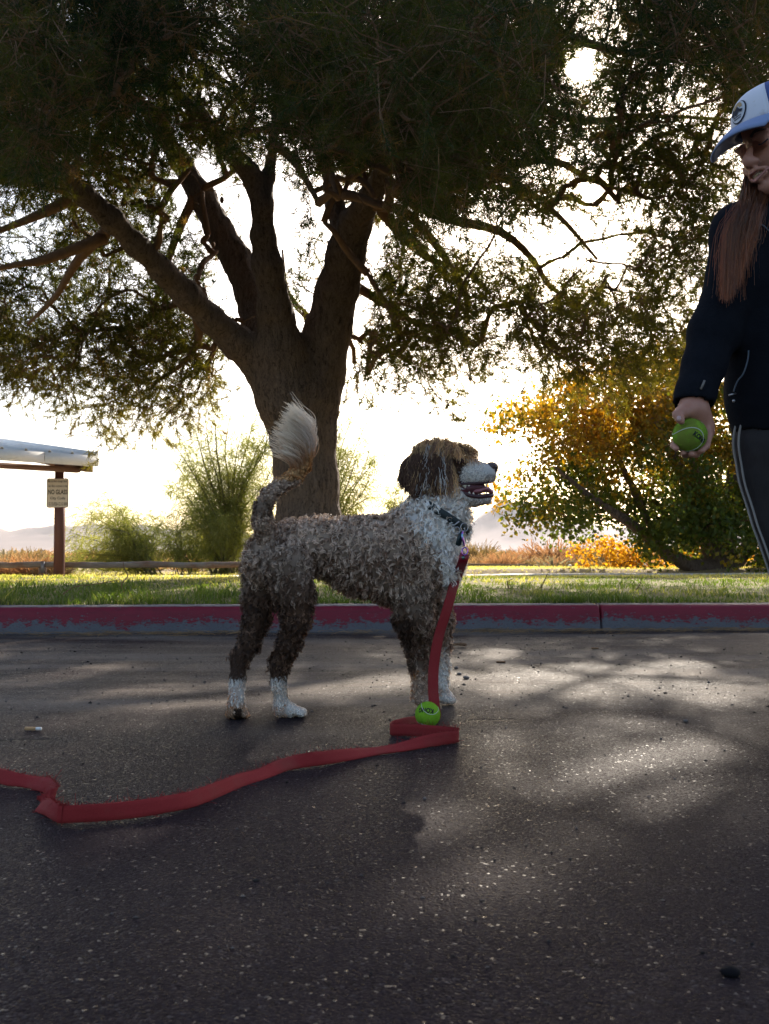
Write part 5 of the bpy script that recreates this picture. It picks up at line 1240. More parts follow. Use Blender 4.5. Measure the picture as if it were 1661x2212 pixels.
hip2 = hip+np.array([.17, .05, 0]); kn2 = kn+np.array([.22, .12, .0]); an2 = an+np.array([.25, .15, 0]); hb.chain([(hip2, .075), (kn2, .045), (an2, .034)], k=.03); hb.chain([(an2, .036), (an2+np.array([-.12, -.04, -.05]), .03)], k=.02)
SH2 = q_(1735, 500, PY)+np.array([.17, .10, 0]); hb.chain([(SH2, .045), (SH2+np.array([.03, .08, -.28]), .036), (SH2+np.array([-.04, .02, -.48]), .025)], k=.02)
hb.ell(SH2+np.array([-.05, .01, -.55]), (.035, .025, .06), k=.02)
# the hand closes round the ball: palm behind it, thumb on top, fingers under and behind
BC = q_(1490, 940, 2.075); BR = pr_(36.2, 2.075)
def hw(u, v, dy): return q_(u, v, 2.075+dy)
hb.chain([(WR, .0245), (hw(1497, 884, .028), .028), (hw(1506, 905, .046), .030)], k=.02, tag='hand', squash=(1, .85, 1))
hb.chain([(hw(1500, 895, .040), .026), (hw(1512, 930, .055), .026), (hw(1496, 925, .060), .024)], k=.02, tag='hand', squash=(1, .7, 1))
hb.chain([(hw(1488, 884, .015), .020), (hw(1473, 891, -.012), .0165)], k=.012, tag='hand')                                   # ball of the thumb
hb.chain([(hw(1473, 889, -.010), .0125), (hw(1463, 895, -.022), .0105), (hw(1469, 905, -.031), .0092), (hw(1472, 911, -.034), .0076)], k=.005, tag='hand')
FING = [[(1522, 912, .040, 10.5), (1531, 938, .030, 9.5), (1526, 962, .008, 8.6), (1515, 974, -.010, 7.4)],
        [(1512, 935, .052, 10.5), (1512, 968, .040, 9.6), (1503, 981, .014, 8.8), (1494, 981, -.010, 7.6)],
        [(1497, 935, .056, 10.0), (1488, 970, .044, 9.2), (1480, 982, .018, 8.4), (1476, 979, -.004, 7.2)],
        [(1480, 925, .046, 9.0), (1462, 950, .034, 8.4), (1455, 962, .010, 7.6), (1462, 970, -.010, 6.6)]]
for f in FING: hb.chain([(hw(u, v, d), r*.00100) for u, v, d, r in f], k=.003, tag='hand')
V, F = hb.mesh(.0050, .012)
pm_ = hp(.098, 0, -.0705)
mesh_obj('body', V, F, m_skin2, person)
# teeth, lips, lids, brows
for k, s in enumerate(np.linspace(-.018, .018, 7)): mesh_obj('tooth', *sphere(hf(.086-abs(s)*.32, s, -.0685), (.0034, .0034, .0045), 8, 6), m_tooth, person)
m_lipp = mat('lips', (.38, .16, .13), .45)
mesh_obj('lip', *tube(smooth_path(np.array([hf(.0785, -.029, -.067), hf(.0965, -.009, -.0630), hf(.098, 0, -.0642), hf(.0965, .009, -.0630), hf(.0785, .029, -.067)]), 18), .0024, 8), m_lipp, person)
mesh_obj('lip', *tube(smooth_path(np.array([hf(.0785, -.029, -.068), hf(.092, -.010, -.0790), hf(.096, 0, -.0845), hf(.092, .010, -.0790), hf(.0785, .029, -.068)]), 18), .0030, 8), m_lipp, person)
for s in (-1,):
    mesh_obj('eyelashes', *tube(smooth_path(np.array([hf(.076, s*.018, -.0065), hf(.0815, s*.030, -.0115), hf(.074, s*.045, -.0070)]), 12), .0017, 6), m_dark, person)
    mesh_obj('eyebrow', *tube(smooth_path(np.array([hf(.0900, s*.014, .0145), hf(.0890, s*.030, .0205), hf(.078, s*.050, .0150)]), 12), np.array([.0022]+[.0034]*8+[.0022, .0015, .0010]), 6), mat('brow_hair', (.035, .018, .012), .8), person)
mesh_obj('thumbnail', *sphere(hw(1466.5, 904, -.0405), (.0052, .0022, .0062), 10, 8), mat('nail', (.52, .31, .27), .3), person)
# jacket
jb = Blob()
jb.chain([(q_(1665, 478, PY+.06), .055), (q_(1625, 492, PY+.02), .056), (SH, .064), (q_(1592, 590, PY), .060), (EL, .053), (q_(1520, 790, PY-.015), .047), (q_(1502, 850, PY-.032), .0415), (q_(1492, 885, PY-.042), .040)], k=.03, tag='arm')
jb.chain([(q_(1735, 490, PY+.07), .12), (q_(1712, 600, PY+.06), .135), (q_(1695, 740, PY+.06), .118), (q_(1700, 850, PY+.09), .135), (q_(1712, 905, PY+.10), .140)], k=.05, squash=(1, .85, 1))
jb.chain([(q_(1735, 470, PY+.07), .085), (q_(1728, 440, PY+.06), .075)], k=.03)
jb.chain([(SH2, .07), (SH2+np.array([.03, .08, -.28]), .055), (SH2+np.array([-.04, .02, -.46]), .042)], k=.03)
V, F = jb.mesh(.008, .03, cut=[(q_(1496, 872, PY-.035), np.array(nrm(WR-EL))+np.array([-.10, 0, .30])), (q_(1650, 926, PY), (0.05, 0, -1))] if False else [])
# trim the cuff and the hem along their own lines
cc = V[F].mean(1); uu, vv = proj(cc)
cuffp = q_(1497, 874, PY-.035); cd = nrm(nrm(WR-EL)+np.array([.22, 0, -.05])); arm = cc[:, 0] < q_(1556, 800, PY)[0]
keep = ~(arm & ((cc-cuffp)@cd > 0)) & ~(~arm & (cc[:, 2] < P(0, 917, PY)[2]-.10*(cc[:, 0]-q_(1570, 0, PY)[0])))
nz_ = (fbm(V*np.array([1, 1, .6]), 13, 3)-.47)*.012+(fbm(V+4, 5, 2)-.4)*.016
e1 = V[F[:, 2]]-V[F[:, 0]]; e2 = V[F[:, 3]]-V[F[:, 1]]; fn = np.cross(e1, e2); vn = np.zeros_like(V)
for k in range(4): np.add.at(vn, F[:, k], fn)
V = V+nrm(vn)*nz_[:, None]
jk = mesh_obj('jacket', V, F[keep], m_jacket, person)
sm = jk.modifiers.new('thickness', 'SOLIDIFY'); sm.thickness = .006; sm.offset = -1
# zips: pocket, chest seam piping, sleeve tab
def on_jacket(u, v, y0=1.7):
    d = ray(u, v); d = d/np.linalg.norm(d); o = np.array([0, 0, CAM_H]); w = V-o; t = w@d; dd = np.linalg.norm(w-t[:, None]*d, axis=1); c = np.where(dd < .012)[0]
    if len(c) == 0: return q_(u, v, PY-.08)
    return o+d*(t[c].min()-.002)
mesh_obj('zip', *tube(smooth_path(np.array([on_jacket(*q) for q in [(1617, 757), (1616, 772), (1611, 793), (1604, 810), (1594, 822), (1587, 838), (1585, 846)]]), 26), .0017, 6), m_zip, jk)
mesh_obj('piping', *tube(smooth_path(np.array([on_jacket(*q) for q in [(1631, 482), (1640, 483), (1650, 488), (1662, 500)]]), 12), .0014, 6), m_zip, jk)
a = on_jacket(1585, 852); mesh_obj('zip_pull', *tube(np.array([a+np.array([.004, -.003, .002]), a+np.array([-.014, -.006, -.003])]), .0022, 6), m_metal, jk)
a = on_jacket(1585, 866); mesh_obj('toggle', *sphere(a, .0038, 8, 6), m_metal, jk)
mesh_obj('sleeve_tab', *tube(np.array([on_jacket(1522, 822), on_jacket(1514, 841)]), .0026, 6), mat('tab', (.16, .14, .12), .7), jk)
# trousers
tb = Blob()
tb.chain([(hip+np.array([.05, 0, .02]), .115), (q_(1706, 960, PY+.10), .125), (q_(1712, 1040, PY+.10), .112), (q_(1728, 1120, PY+.105), .100), (q_(1745, 1200, PY+.11), .092), (q_(1783, 1400, PY+.14), .078), (an+np.array([.01, 0, .02]), .066)], k=.04, squash=(1, .9, 1))
tb.chain([(hip2+np.array([0, 0, .05]), .118), ((hip2+kn2)/2, .105), (kn2, .090), (an2+np.array([0, 0, .02]), .066)], k=.04, squash=(1, .9, 1))
TV, TF = tb.mesh(.009, .03)
TV = TV+((fbm(TV*np.array([1, 1, 1.6]), 9, 3)-.47)*.022)[:, None]*np.array([1, .6, .2])
tr = mesh_obj('trousers', TV, TF, m_trous, person)
def on_leg(u, v):
    d = ray(u, v); d = d/np.linalg.norm(d); o = np.array([0, 0, CAM_H]); w = TV-o; t = w@d; dd = np.linalg.norm(w-t[:, None]*d, axis=1); c = np.where(dd < .011)[0]
    return None if len(c) == 0 else o+d*(t[c].min()-.0035)
tu_, tv_ = proj(TV)
for off in (4, 15):
    st = []
    for v in range(908, 1500, 14):
        m = (np.abs(tv_-v) < 6) & (tu_ < 1790); q = on_leg(tu_[m].min()+off, v)
        if q is not None: st.append(q)
    st = np.array(st)
    for k in range(2): st[1:-1] = (st[:-2]+st[1:-1]*2+st[2:])/4
    mesh_obj('stripe', *tube(smooth_path(st, 100), .0026, 6), m_stripe, tr)
for a in (an, an2):
    V2, F2 = Blob().chain([(a+np.array([.02, .0, -.04]), .040), (a+np.array([-.06, -.02, -.052]), .036), (a+np.array([-.13, -.045, -.060]), .030)], k=.02).mesh(.008, .02, cut=[((0, 0, .004), (0, 0, -1))])
    mesh_obj('shoe', V2, F2, m_dark, person)
# cap: crown of panels, brim, oval patch
cap = empty('cap_root', (0, 0, 0)) if False else None
th = np.linspace(0, 2*math.pi, 49)[:-1]; ph = np.linspace(0, math.pi/2, 14)
def capp(t, p, r=1.0):
    c = math.cos(t); f = .101*np.cos(p)**.62*c*r; s = .082*np.cos(p)**.62*math.sin(t)*r
    hgt = .090*np.sin(p)**.9*(1+.06*c)
    return hp(-.006+f+.016*c*np.cos(p)*(c > 0), s, .026+hgt-.010*c)
CV = np.array([[capp(t, p) for t in th] for p in ph]); k = len(th)
i = np.arange(len(ph)-1)[:, None]*k; j = np.arange(k)[None]; j2 = (j+1) % k
CF = np.stack([i+j, i+j2, i+k+j2, i+k+j], -1)
front = (np.cos(th) > .70)
fr_f = CF[:, front[np.arange(k)] & front[(np.arange(k)+1) % k]].reshape(-1, 4); bk_f = CF[:, ~(front[np.arange(k)] & front[(np.arange(k)+1) % k])].reshape(-1, 4)
capo = mesh_obj('cap', CV.reshape(-1, 3), fr_f, m_capw, person); capo.modifiers.new('t', 'SOLIDIFY').thickness = .003
bk = mesh_obj('cap_back', CV.reshape(-1, 3), bk_f, m_capb, capo); bk.modifiers.new('t', 'SOLIDIFY').thickness = .003
tb_ = np.linspace(-1.22, 1.22, 33); rows = np.linspace(0, 1, 8); BV = []
for r in rows:
    for t in tb_:
        e = capp(t, 0.0); tip = hp(.101+.074*math.cos(t*.92)**.75, .098*math.sin(t)*.92, .006); q = e*(1-r)+tip*r
        q = q+ud*(-.016*(math.sin(t)**2)*r+.010*math.sin(r*math.pi)*math.cos(t)-.012*r*r)
        BV.append(q)
BV = np.array(BV); b = len(tb_); i = np.arange(len(rows)-1)[:, None]*b; j = np.arange(b-1)[None]
br = mesh_obj('brim', BV, np.stack([i+j, i+j+1, i+b+j+1, i+b+j], -1).reshape(-1, 4), m_brim, capo); br.modifiers.new('t', 'SOLIDIFY').thickness = .005
def on_cap(x, y, lift):     # patch coordinates (-1..1) on the front of the crown
    t = .02+x*.30; p = .42+y*.30; a = capp(t, p); c = hp(-.01, 0, .03); return a+nrm(a-c)*lift
def patch(pts, lift, m_, nm):
    V = np.array([on_cap(x, y, lift) for x, y in pts]); return mesh_obj(nm, V, [list(range(len(pts)))], m_, capo, smooth=False)
def grid_patch(fn_, lift, m_, nm, n_=10):
    g = []; 
    for r in np.linspace(0, 1, 5):
        for t in np.linspace(0, 2*math.pi, 25)[:-1]: x, y = fn_(t); g.append(on_cap(x*r, y*r, lift))
    V = np.array(g); i = np.arange(4)[:, None]*24; j = np.arange(24)[None]; j2 = (j+1) % 24; return mesh_obj(nm, V, np.stack([i+j, i+j2, i+24+j2, i+24+j], -1).reshape(-1, 4), m_, capo)
grid_patch(lambda t: (math.cos(t), math.sin(t)), .0045, m_dark, 'patch_rim'); grid_patch(lambda t: (.88*math.cos(t), .90*math.sin(t)), .0060, m_pale, 'patch')
patch([(.66, .18), (.45, .58), (.1, .80), (-.25, .76), (-.55, .50), (-.62, .18)][::-1], .0075, m_tan, 'patch_sky')
patch([(.74, -.15), (.45, .28), (.25, .10), (-.05, .42), (-.35, .05), (-.72, -.10), (-.55, -.30), (-.2, -.12), (.05, -.45), (.25, -.2), (.5, -.42)], .0085, m_dark, 'patch_peaks')
for y in (-.50, -.66): patch([(.62+y*.3, y), (.62+y*.3, y+.07), (-.62-y*.3, y+.07), (-.62-y*.3, y)][::-1], .0075, m_dark, 'patch_line')
# long hair falling over the shoulder
def hairs(M, rng):
    t = rng.random(M); r0 = np.array([hp(-.030-.045*k, -.074*1 if False else .0, -.02) for k in t])
    u0 = 1618+rng.uniform(0, 52, M); r = np.array([q_(a, 318+rng.uniform(0, 30), PY+.035+.03*rng.random()) for a in u0])
    k = (u0-1618)/52.
    m1 = np.array([q_(1607+48*a+rng.normal(0, 2.5), 412+rng.normal(0, 5), PY-.004-.02*rng.random()) for a in k])
    m15 = np.array([q_(1594+48*a+rng.normal(0, 3), 455+rng.normal(0, 5), PY-.078-.02*rng.random()) for a in k])
    m2 = np.array([q_(1572+52*a+rng.normal(0, 4), 510+rng.normal(0, 8), PY-.078-.022*rng.random()) for a in k])
    cl_ = np.floor(k*14+rng.normal(0, .25, M)); hl = np.random.default_rng(3).uniform(0, 1, 40)[np.clip(cl_, 0, 39).astype(int)]
    e = np.array([q_(1570+40*a+rng.normal(0, 4)+10*(h-.5), 655-95*max(a-.25, 0)-70*h*a-45*h*(1-a)-rng.exponential(26), PY-.080-.02*rng.random()) for a, h in zip(k, hl)])
    ps = np.array([smooth_path(np.array([a, b, b2, c, d]), 13) for a, b, b2, c, d in zip(r, m1, m15, m2, e)])
    return ps
rng = np.random.default_rng(9)
ps = hairs(4600, rng); M = len(ps); t = np.linspace(0, 1, 13)
ps = ps+(rng.normal(0, .0055, (M, 1, 3))+rng.normal(0, 1, (M, 1, 3))*np.array([.020, .006, .006])*(rng.random((M, 1, 1)) < .06))*t[None, :, None]+(np.sin(t*9+rng.uniform(0, 6, (M, 1)))*.0022)[..., None]*np.array([1, .3, 0])
T_ = nrm(np.gradient(ps, axis=1)); side = nrm(np.cross(T_, nrm(np.array([-.2, -1, .1])+.5*rng.normal(0, 1, (M, 1, 3)))))
c = (np.array([.030, .012, .008])*(1-t[:, None]**1.3)+np.array([.30, .105, .034])*t[:, None]**1.3)[None]*rng.uniform(.6, 1.35, (M, 1, 1))*(.55+.9*noise3(np.stack([np.linspace(0, 1, M)*0+ps[:, 7, 0]*160, ps[:, 7, 1]*40, ps[:, 7, 2]*3], 1)))[:, None, None]
V, F, C = ribbons(ps, .00062*rng.uniform(.7, 1.2, (M, 1))*np.linspace(1, .4, 13)[None], side, c); mesh_obj('hair', V, F, m_hair, person, col=C, kind='stuff')
V, F = Blob().chain([(hp(-.040, -.004, .0), .080), (hp(-.045, -.012, -.09), .066), (hp(-.06, 0, -.18), .05)], k=.03).mesh(.006, .02); mesh_obj('hair_back', V, F, mat('dark_hair', (.03, .013, .009), .6), person)
# ================================================================== COLLAR, LEASH, BALLS, LITTER
m_collar = mat('collar_web', (.018, .026, .026), .7); m_ring = mat('ring_metal', (.42, .41, .42), .28, .95)
m_clip = mat('rainbow_clip', (.3, .2, .5), .25, .95); n = N(m_clip); n.put(n.b, 'Base Color', n.ramp(n.noise(n.pos(), 60, 1), [(.3, (.10, .35, .40)), (.45, (.30, .14, .55)), (.6, (.55, .15, .45)), (.75, (.15, .25, .55))]))
m_tagp = mat('dark_tag', (.015, .03, .03), .45); m_red = mat('red_web', (.42, .022, .040), .85, spec=.2); n = N(m_red)
n.put(n.b, 'Base Color', n.mix(n.noise(n.pos(), 22, 6, .7), (.20, .0085, .012), (.30, .024, .025))); n.put(n.b, 'Normal', n.bump(n.noise(n.pos((1, 1, 1)), 900, 2), .7, .001)); n.put(n.b, 'Base Color', n.mix(n.math('MULTIPLY', n.ramp(n.noise(n.pos(), 9, 6, .7), [(.48, 0), (.72, 1)]), .55), n.mix(n.noise(n.pos((1, 1, 3)), 260, 3, .7), n.mix(n.noise(n.pos(), 22, 6, .7), (.13, .0045, .0075), (.205, .012, .0145)), (.29, .032, .030)), (.20, .058, .042)))
m_leather = mat('red_leather', (.22, .008, .018), .4, spec=.5); m_rivet = mat('rivet', (.10, .16, .13), .3, .9)
ca, cb = P(900, 1078, 2.69), P(1010, 1146, 2.665); cm = (ca+cb)/2+np.array([.007, -.004, -.004]); a1 = (cb-ca)/2*.99; a2 = np.array([.02, .080, -.01]); t_ = np.linspace(0, 2*math.pi, 61)
cpts = cm+np.cos(t_)[:, None]*a1+np.sin(t_)[:, None]*a2; s_ = np.tile(nrm(np.cross(a1, a2)), (61, 1)); o_ = nrm(cpts-cm)
V = np.concatenate([cpts-s_*.011, cpts+s_*.011, cpts+s_*.011-o_*.004, cpts-s_*.011-o_*.004]); k = len(cpts); j = np.arange(k-1)
F = np.concatenate([np.stack([a*k+j, a*k+j+1, b*k+j+1, b*k+j], -1) for a, b in ((0, 1), (1, 2), (2, 3), (3, 0))])
collar = mesh_obj('collar', V, F, m_collar, dog)
def ring(c, r, rr, ax, nm, m_, par, sq=1.0):
    ax = nrm(ax); a = nrm(np.cross(ax, (.3, .2, 1))); b = np.cross(ax, a); t = np.linspace(0, 2*math.pi, 25); p = np.asarray(c)+r*(np.cos(t)[:, None]*a*sq+np.sin(t)[:, None]*b); return mesh_obj(nm, *tube(p, rr, 8, False), m_, par)
LY = 2.575
ring(P(1003, 1139, LY), px(9, LY), .0013, (.45, -1, 0), 'ring', m_ring, collar); ring(P(986, 1146, LY-.004), px(8, LY), .0010, (-.3, -1, .2), 'ring', m_ring, collar)
mesh_obj('buckle_pin', *tube(np.array([P(977, 1138, LY), P(992, 1126, LY-.002)]), .0022, 8), m_ring, collar)
V, F = plate([(x, z) for x, z in rrect(-.0075, -.020, .0075, .020, .005)], -.0015, .0015); a = .28; R = np.array([[math.cos(a), 0, math.sin(a)], [0, 1, 0], [-math.sin(a), 0, math.cos(a)]])
mesh_obj('name_tag', np.asarray(V)@R.T+P(993, 1164, LY), F, m_tagp, collar)
# leash: clip, leather end, webbing
gp = P(935, 1556, 2.455); leash = empty('leash', (gp[0], gp[1], 0), 'red webbing leash clipped to the collar and trailing over the asphalt', 'leash')
mesh_obj('clip', *tube(smooth_path(np.array([P(1000, 1146, LY-.004), P(998, 1158, LY-.006), P(1001, 1170, LY-.006), P(1003, 1180, LY-.004)]), 12), np.array([.0016, .0024, .003, .0034, .0036, .0036, .0034, .0032, .003, .0028, .0028, .003]), 8), m_clip, leash)
ring(P(1004, 1191, LY-.004), px(8.5, LY), .0019, (.2, -1, .1), 'clip_loop', m_clip, leash, .75)
def strap(path, wide, th=.0021, nm='strap', m_=m_red, ns=200, par=leash, fold=None):
    """path rows: centre xyz + width direction xyz; solid strip"""
    q = smooth_path(np.asarray(path), ns); c = q[:, :3]; w = nrm(q[:, 3:6]); T_ = nrm(np.gradient(c, axis=0)); w = nrm(w-T_*np.sum(w*T_, 1, keepdims=True)); n_ = np.cross(T_, w)
    h = wide/2; rows = [c+w*x+n_*th*(1 if abs(x) < h*.97 else .6)*s for x, s in [(-h, 0), (-h*.93, 1), (-h*.4, 1), (h*.4, 1), (h*.93, 1), (h, 0), (h*.93, -1), (h*.4, -1), (-h*.4, -1), (-h*.93, -1)]]
    V = np.concatenate(rows); k = len(c); j = np.arange(k-1); m_r = len(rows)
    F = np.concatenate([np.stack([a*k+j, a*k+j+1, ((a+1) % m_r)*k+j+1, ((a+1) % m_r)*k+j], -1) for a in range(m_r)])
    return mesh_obj(nm, V, F, m_, par), c, w
strap([[*P(1004, 1196, LY), 1, .25, -.12], [*P(1000, 1212, LY), 1, .3, -.15], [*P(991, 1236, LY+.05), 1, .3, -.2], [*P(985, 1256, LY+.08), 1, .3, -.2]], px(22, LY), nm='leather_end', m_=m_leather, ns=30)
mesh_obj('rivet', *sphere(P(1000, 1205, LY-.006), (.0055, .0030, .0055), 12, 8), m_rivet, leash)
LW = .0285
def gl(u, v, tilt, y_dir=None):
    """a point of the leash on the ground; u,v is its lower edge; tilt 0 = standing on edge, 1 = lying back flat"""
    g = G(u, v, .0); g[2] = road_z(g[0], g[1])+.0025; a = tilt*math.pi/2; w = np.array([0, math.sin(a), math.cos(a)]); return [*(g+w*LW/2), *w]
air = [[*P(988, 1238, 2.66), .75, .65, -.15], [*P(977, 1276, 2.60), .9, .4, -.2], [*P(963, 1325, 2.565), .95, .3, -.2], [*P(949, 1370, 2.555), 1, .2, -.15], [*P(940, 1415, 2.535), 1, .1, -.08], [*P(936, 1455, 2.515), 1, .1, .0], [*P(936, 1495, 2.49), 1, .15, .05], [*P(939, 1530, 2.468), 1, .2, .1]]
land = [[*(G(941, 1556)+np.array([0, 0, .006])), 1, .5, .1], [*(G(915, 1560)+np.array([0, 0, .006])), .3, 1, .25], gl(886, 1571, .55), gl(862, 1580, .25), gl(849, 1584, .05)]
run = [gl(844.5, 1587, .0), gl(847, 1590, .0), gl(875, 1591, .0), gl(910, 1593, .02), gl(950, 1596, .02), gl(975, 1599, .0), gl(987, 1601.5, .0), gl(989, 1604, .0), gl(980, 1607, .0), gl(955, 1611, .12), gl(915, 1617, .42), gl(865, 1625, .72), gl(803, 1633, .80), gl(745, 1645, .55), gl(700, 1654, .30), gl(665, 1659, .22), gl(630, 1664, .42), gl(600, 1671, .62), gl(565, 1684, .76), gl(520, 1699, .70), gl(465, 1724, .58), gl(410, 1746, .48), gl(350, 1760, .30), gl(285, 1771, .22), gl(220, 1777, .06), gl(150, 1781, .05), gl(124, 1781, .1)]
_, c1, w1 = strap(air+land+run, LW, ns=420)
tail_ = [gl(135, 1782, .06), gl(118, 1777, .2), gl(100, 1764, .45), gl(83, 1754, .75), gl(84, 1748, .85), gl(98, 1742, .75), gl(112, 1735, .55), gl(108, 1725, .40), gl(97, 1715, .42), gl(78, 1708, .62), gl(52, 1703, .62), gl(20, 1700, .45), gl(-20, 1692, .35), gl(-80, 1680, .3), gl(-180, 1668, .4)]
_, c2, w2 = strap(tail_, LW, ns=140)
# frayed nap along the upper edge
rng = np.random.default_rng(4)
def nap(c, w, nper):
    i = rng.integers(150, len(c), nper) if len(c) > 200 else rng.integers(0, len(c), nper); b = c[i]+w[i]*LW*.5*np.where(rng.random((nper, 1)) < .8, 1, -1)*.97
    d = nrm(w[i]*np.sign((b-c[i]).sum(1, keepdims=True)+1e-9)*.6+rng.normal(0, .7, (nper, 3))); t = np.linspace(0, 1, 3)[None, :, None]; L = rng.exponential(.0042, (nper, 1, 1))+.001
    p = b[:, None]+d[:, None]*L*t; p[:, :, 2] = np.maximum(p[:, :, 2], .001); return ribbons(p, np.full((nper, 3), .00038), nrm(rng.normal(0, 1, (nper, 1, 3))))
V, F = join([nap(c1, w1, 2600), nap(c2, w2, 1300)]); mesh_obj('nap', V, F, m_red, leash, kind='stuff')

# tennis balls
def ball_mat(dirty):
    m = mat('ball_felt', rough=.95, spec=.1); n = N(m); p = n.pos(); base = n.mix(n.noise(p, 300, 4, .7), (.14, .36, .018), (.30, .52, .04))
    d = n.ramp(n.noise(p, 34, 7, .68), [(.36, .1), (.55, 1)]) if dirty else n.ramp(n.noise(p, 120, 6, .7), [(.58, 0), (.75, 1)])
    n.put(n.b, 'Base Color', n.mix(n.math('MULTIPLY', d, .58 if dirty else .55), base, (.17, .10, .045) if dirty else (.07, .12, .02))); n.put(n.b, 'Normal', n.bump(n.noise(p, 900, 4, .8), .8, .002)); return m
m_seam = mat('ball_seam', (.48, .50, .40), .8); m_print = mat('ball_print', (.012, .016, .010), .8)
def tennis(c, r, R, lab, dirty, seed, txt, tpos, twid, trot):
    c = np.asarray(c); R = np.asarray(R); rng = np.random.default_rng(seed)
    o = mesh_obj('tennis_ball', *sphere(c, r, 40, 24), ball_mat(dirty)); tag(o, lab, 'ball', 'green tennis balls')
    t = np.linspace(0, 2*math.pi, 121); a = .44; A = math.pi/2-(math.pi/2-a)*np.cos(t); B_ = t/2+a*np.sin(2*t)
    s = np.stack([np.sin(A)*np.cos(B_*1.0), np.sin(A)*np.sin(B_), np.cos(A)], -1)
    tt = np.linspace(0, 2*math.pi, 160); s = np.stack([.75*np.cos(tt)+.25*np.cos(3*tt), .75*np.sin(tt)-.25*np.sin(3*tt), 2*math.sqrt(.75*.25)*np.sin(2*tt)], -1)
    mesh_obj('seam', *tube(c+(s@R.T)*r*1.0, r*.030, 6, False), m_seam, None).parent = o
    # felt fuzz
    n_ = 5200; d = nrm(rng.normal(0, 1, (n_, 3))); k = np.linspace(0, 1, 3)[None, :, None]; q = c+d[:, None]*r*.995+nrm(d+rng.normal(0, .6, (n_, 3)))[:, None]*(.0010+.0014*rng.random((n_, 1, 1)))*k
    fz = mesh_obj('felt_fuzz', *ribbons(q, np.full((n_, 3), .00022), nrm(rng.normal(0, 1, (n_, 1, 3)))), o.data.materials[0], None, kind='stuff'); fz.parent = o
    V, F = text_mesh(txt, .045); V[:, :2] -= (V.min(0)[:2]+V.max(0)[:2])/2; V = V/(V[:, 0].max()-V[:, 0].min())*twid*r; V[:, 1] *= 1.25
    cr, sr = math.cos(trot), math.sin(trot); x = V[:, 0]*cr-V[:, 1]*sr; y = V[:, 0]*sr+V[:, 1]*cr
    f = nrm(tpos); rt = nrm(np.cross(np.array([0, 0, 1.]), f)) ; up = np.cross(f, rt); L = np.hypot(x, y)/r+1e-9
    D = np.cos(L)[:, None]*f+np.sin(L)[:, None]*((x/r/L)[:, None]*rt+(y/r/L)[:, None]*up)
    pm = mesh_obj('printed_word', c+D*r*1.006, F, m_print, None); pm.parent = o
    sb = pm.modifiers.new('t', 'SOLIDIFY'); sb.thickness = r*.03; sb.offset = 0
    return o
br_ = px(26.5, 2.385); bc = P(924, 1549, 2.385); bc[2] = br_+.001
tennis(bc, br_, Matrix.Rotation(1.9, 3, 'X')@Matrix.Rotation(.55, 3, 'Z'), 'bright green ball on the asphalt beside the folded red leash', False, 1, 'KONG', (-.22, -1, .58), 1.25, math.pi-.06)
tennis(BC, BR, Matrix.Rotation(.35, 3, 'Y')@Matrix.Rotation(.8, 3, 'Z')@Matrix.Rotation(1.0, 3, 'X'), 'dirty green and brown ball held in the hand', True, 2, 'KONG', (.33, -1, -.28), .95, -.55)

# litter on the road
m_stone = mat('pebble', (.10, .085, .08), .85); n = N(m_stone); n.put(n.b, 'Base Color', n.mix(n.noise(n.pos(), 25, 4), (.05, .042, .042), (.20, .17, .15)))
def pebble(c, r, rng):
    V, F = sphere((0, 0, 0), r, 10, 7); V = V*(1+.45*(fbm(V/np.max(r)+rng.uniform(0, 9), 1.3, 2)-.4))[:, None]; return V+np.asarray(c), F
rng = np.random.default_rng(31)
for u, v, r, lab in [(1007, 1467, 7, 'dark rounded pebble right of the near fore paw, the largest there'), (992, 1458, 5.5, 'smaller dark pebble just left of the large one by the fore paws'), (1481, 1560, 6, 'lone dark pebble on the asphalt at right middle'), (1578, 2108, 17, 'black blurred stone in the near right foreground'), (985, 1445, 5, 'flat dark pebble close behind the far fore paw')]:
    g = G(u, v); y = g[1]; rr = px(r, y); o = mesh_obj('pebble', *pebble((g[0], g[1], rr*.5), (rr*(1.3 if v > 2000 else 1), rr, rr*.62), rng), mat('dark_stone', (.008, .007, .008), .9, spec=.1) if v > 2000 else m_stone); tag(o, lab, 'pebble', 'pebbles on the asphalt')
# a stick, a curled leaf, a cigarette end
g = G(983, 1397); o = mesh_obj('stick', *tube(smooth_path(np.array([g+np.array([-.045, .01, .009]), g+np.array([-.01, -.004, .011]), g+np.array([.03, .0, .012]), g+np.array([.05, -.012, .010])]), 14), np.array([.006]*8+[.008]*4+[.007]*2), 8), m_twig); tag(o, 'short thick broken stick right of the fore legs', 'stick')
for u, v, L, a, lab in [(1082, 1432, .035, .2, 'flat brown wood chip on the sunlit asphalt right of the leash'), (1285, 1402, .03, .4, 'small pale wood chip on the dusty asphalt at right')]:
    g = G(u, v); o = mesh_obj('wood_chip', *box((g[0]-L/2, g[1]-.006, .001), (g[0]+L/2, g[1]+.006, .007)), m_twig, smooth=False); tag(o, lab, 'wood chip', 'wood chips on the road')
g = G(720, 1364); X_, Y_ = np.meshgrid(np.linspace(-1, 1, 9), np.linspace(-1, 1, 5)); wd = .028*(1-X_**2)**.7; V = np.stack([g[0]+X_*.06, g[1]+Y_*wd, .006+.012*np.abs(Y_)*(1-X_**2)+.008*X_**2+0*X_], -1).reshape(-1, 3); i = np.arange(4)[:, None]*9; j = np.arange(8)[None]
o = mesh_obj('dead_leaf', V, np.stack([i+j, i+j+1, i+10+j, i+9+j], -1).reshape(-1, 4), mat('dead_leaf', (.17, .085, .045), .8)); o.modifiers.new('t', 'SOLIDIFY').thickness = .001; tag(o, 'curled brown dead leaf by the kerb under the dog belly', 'leaf')
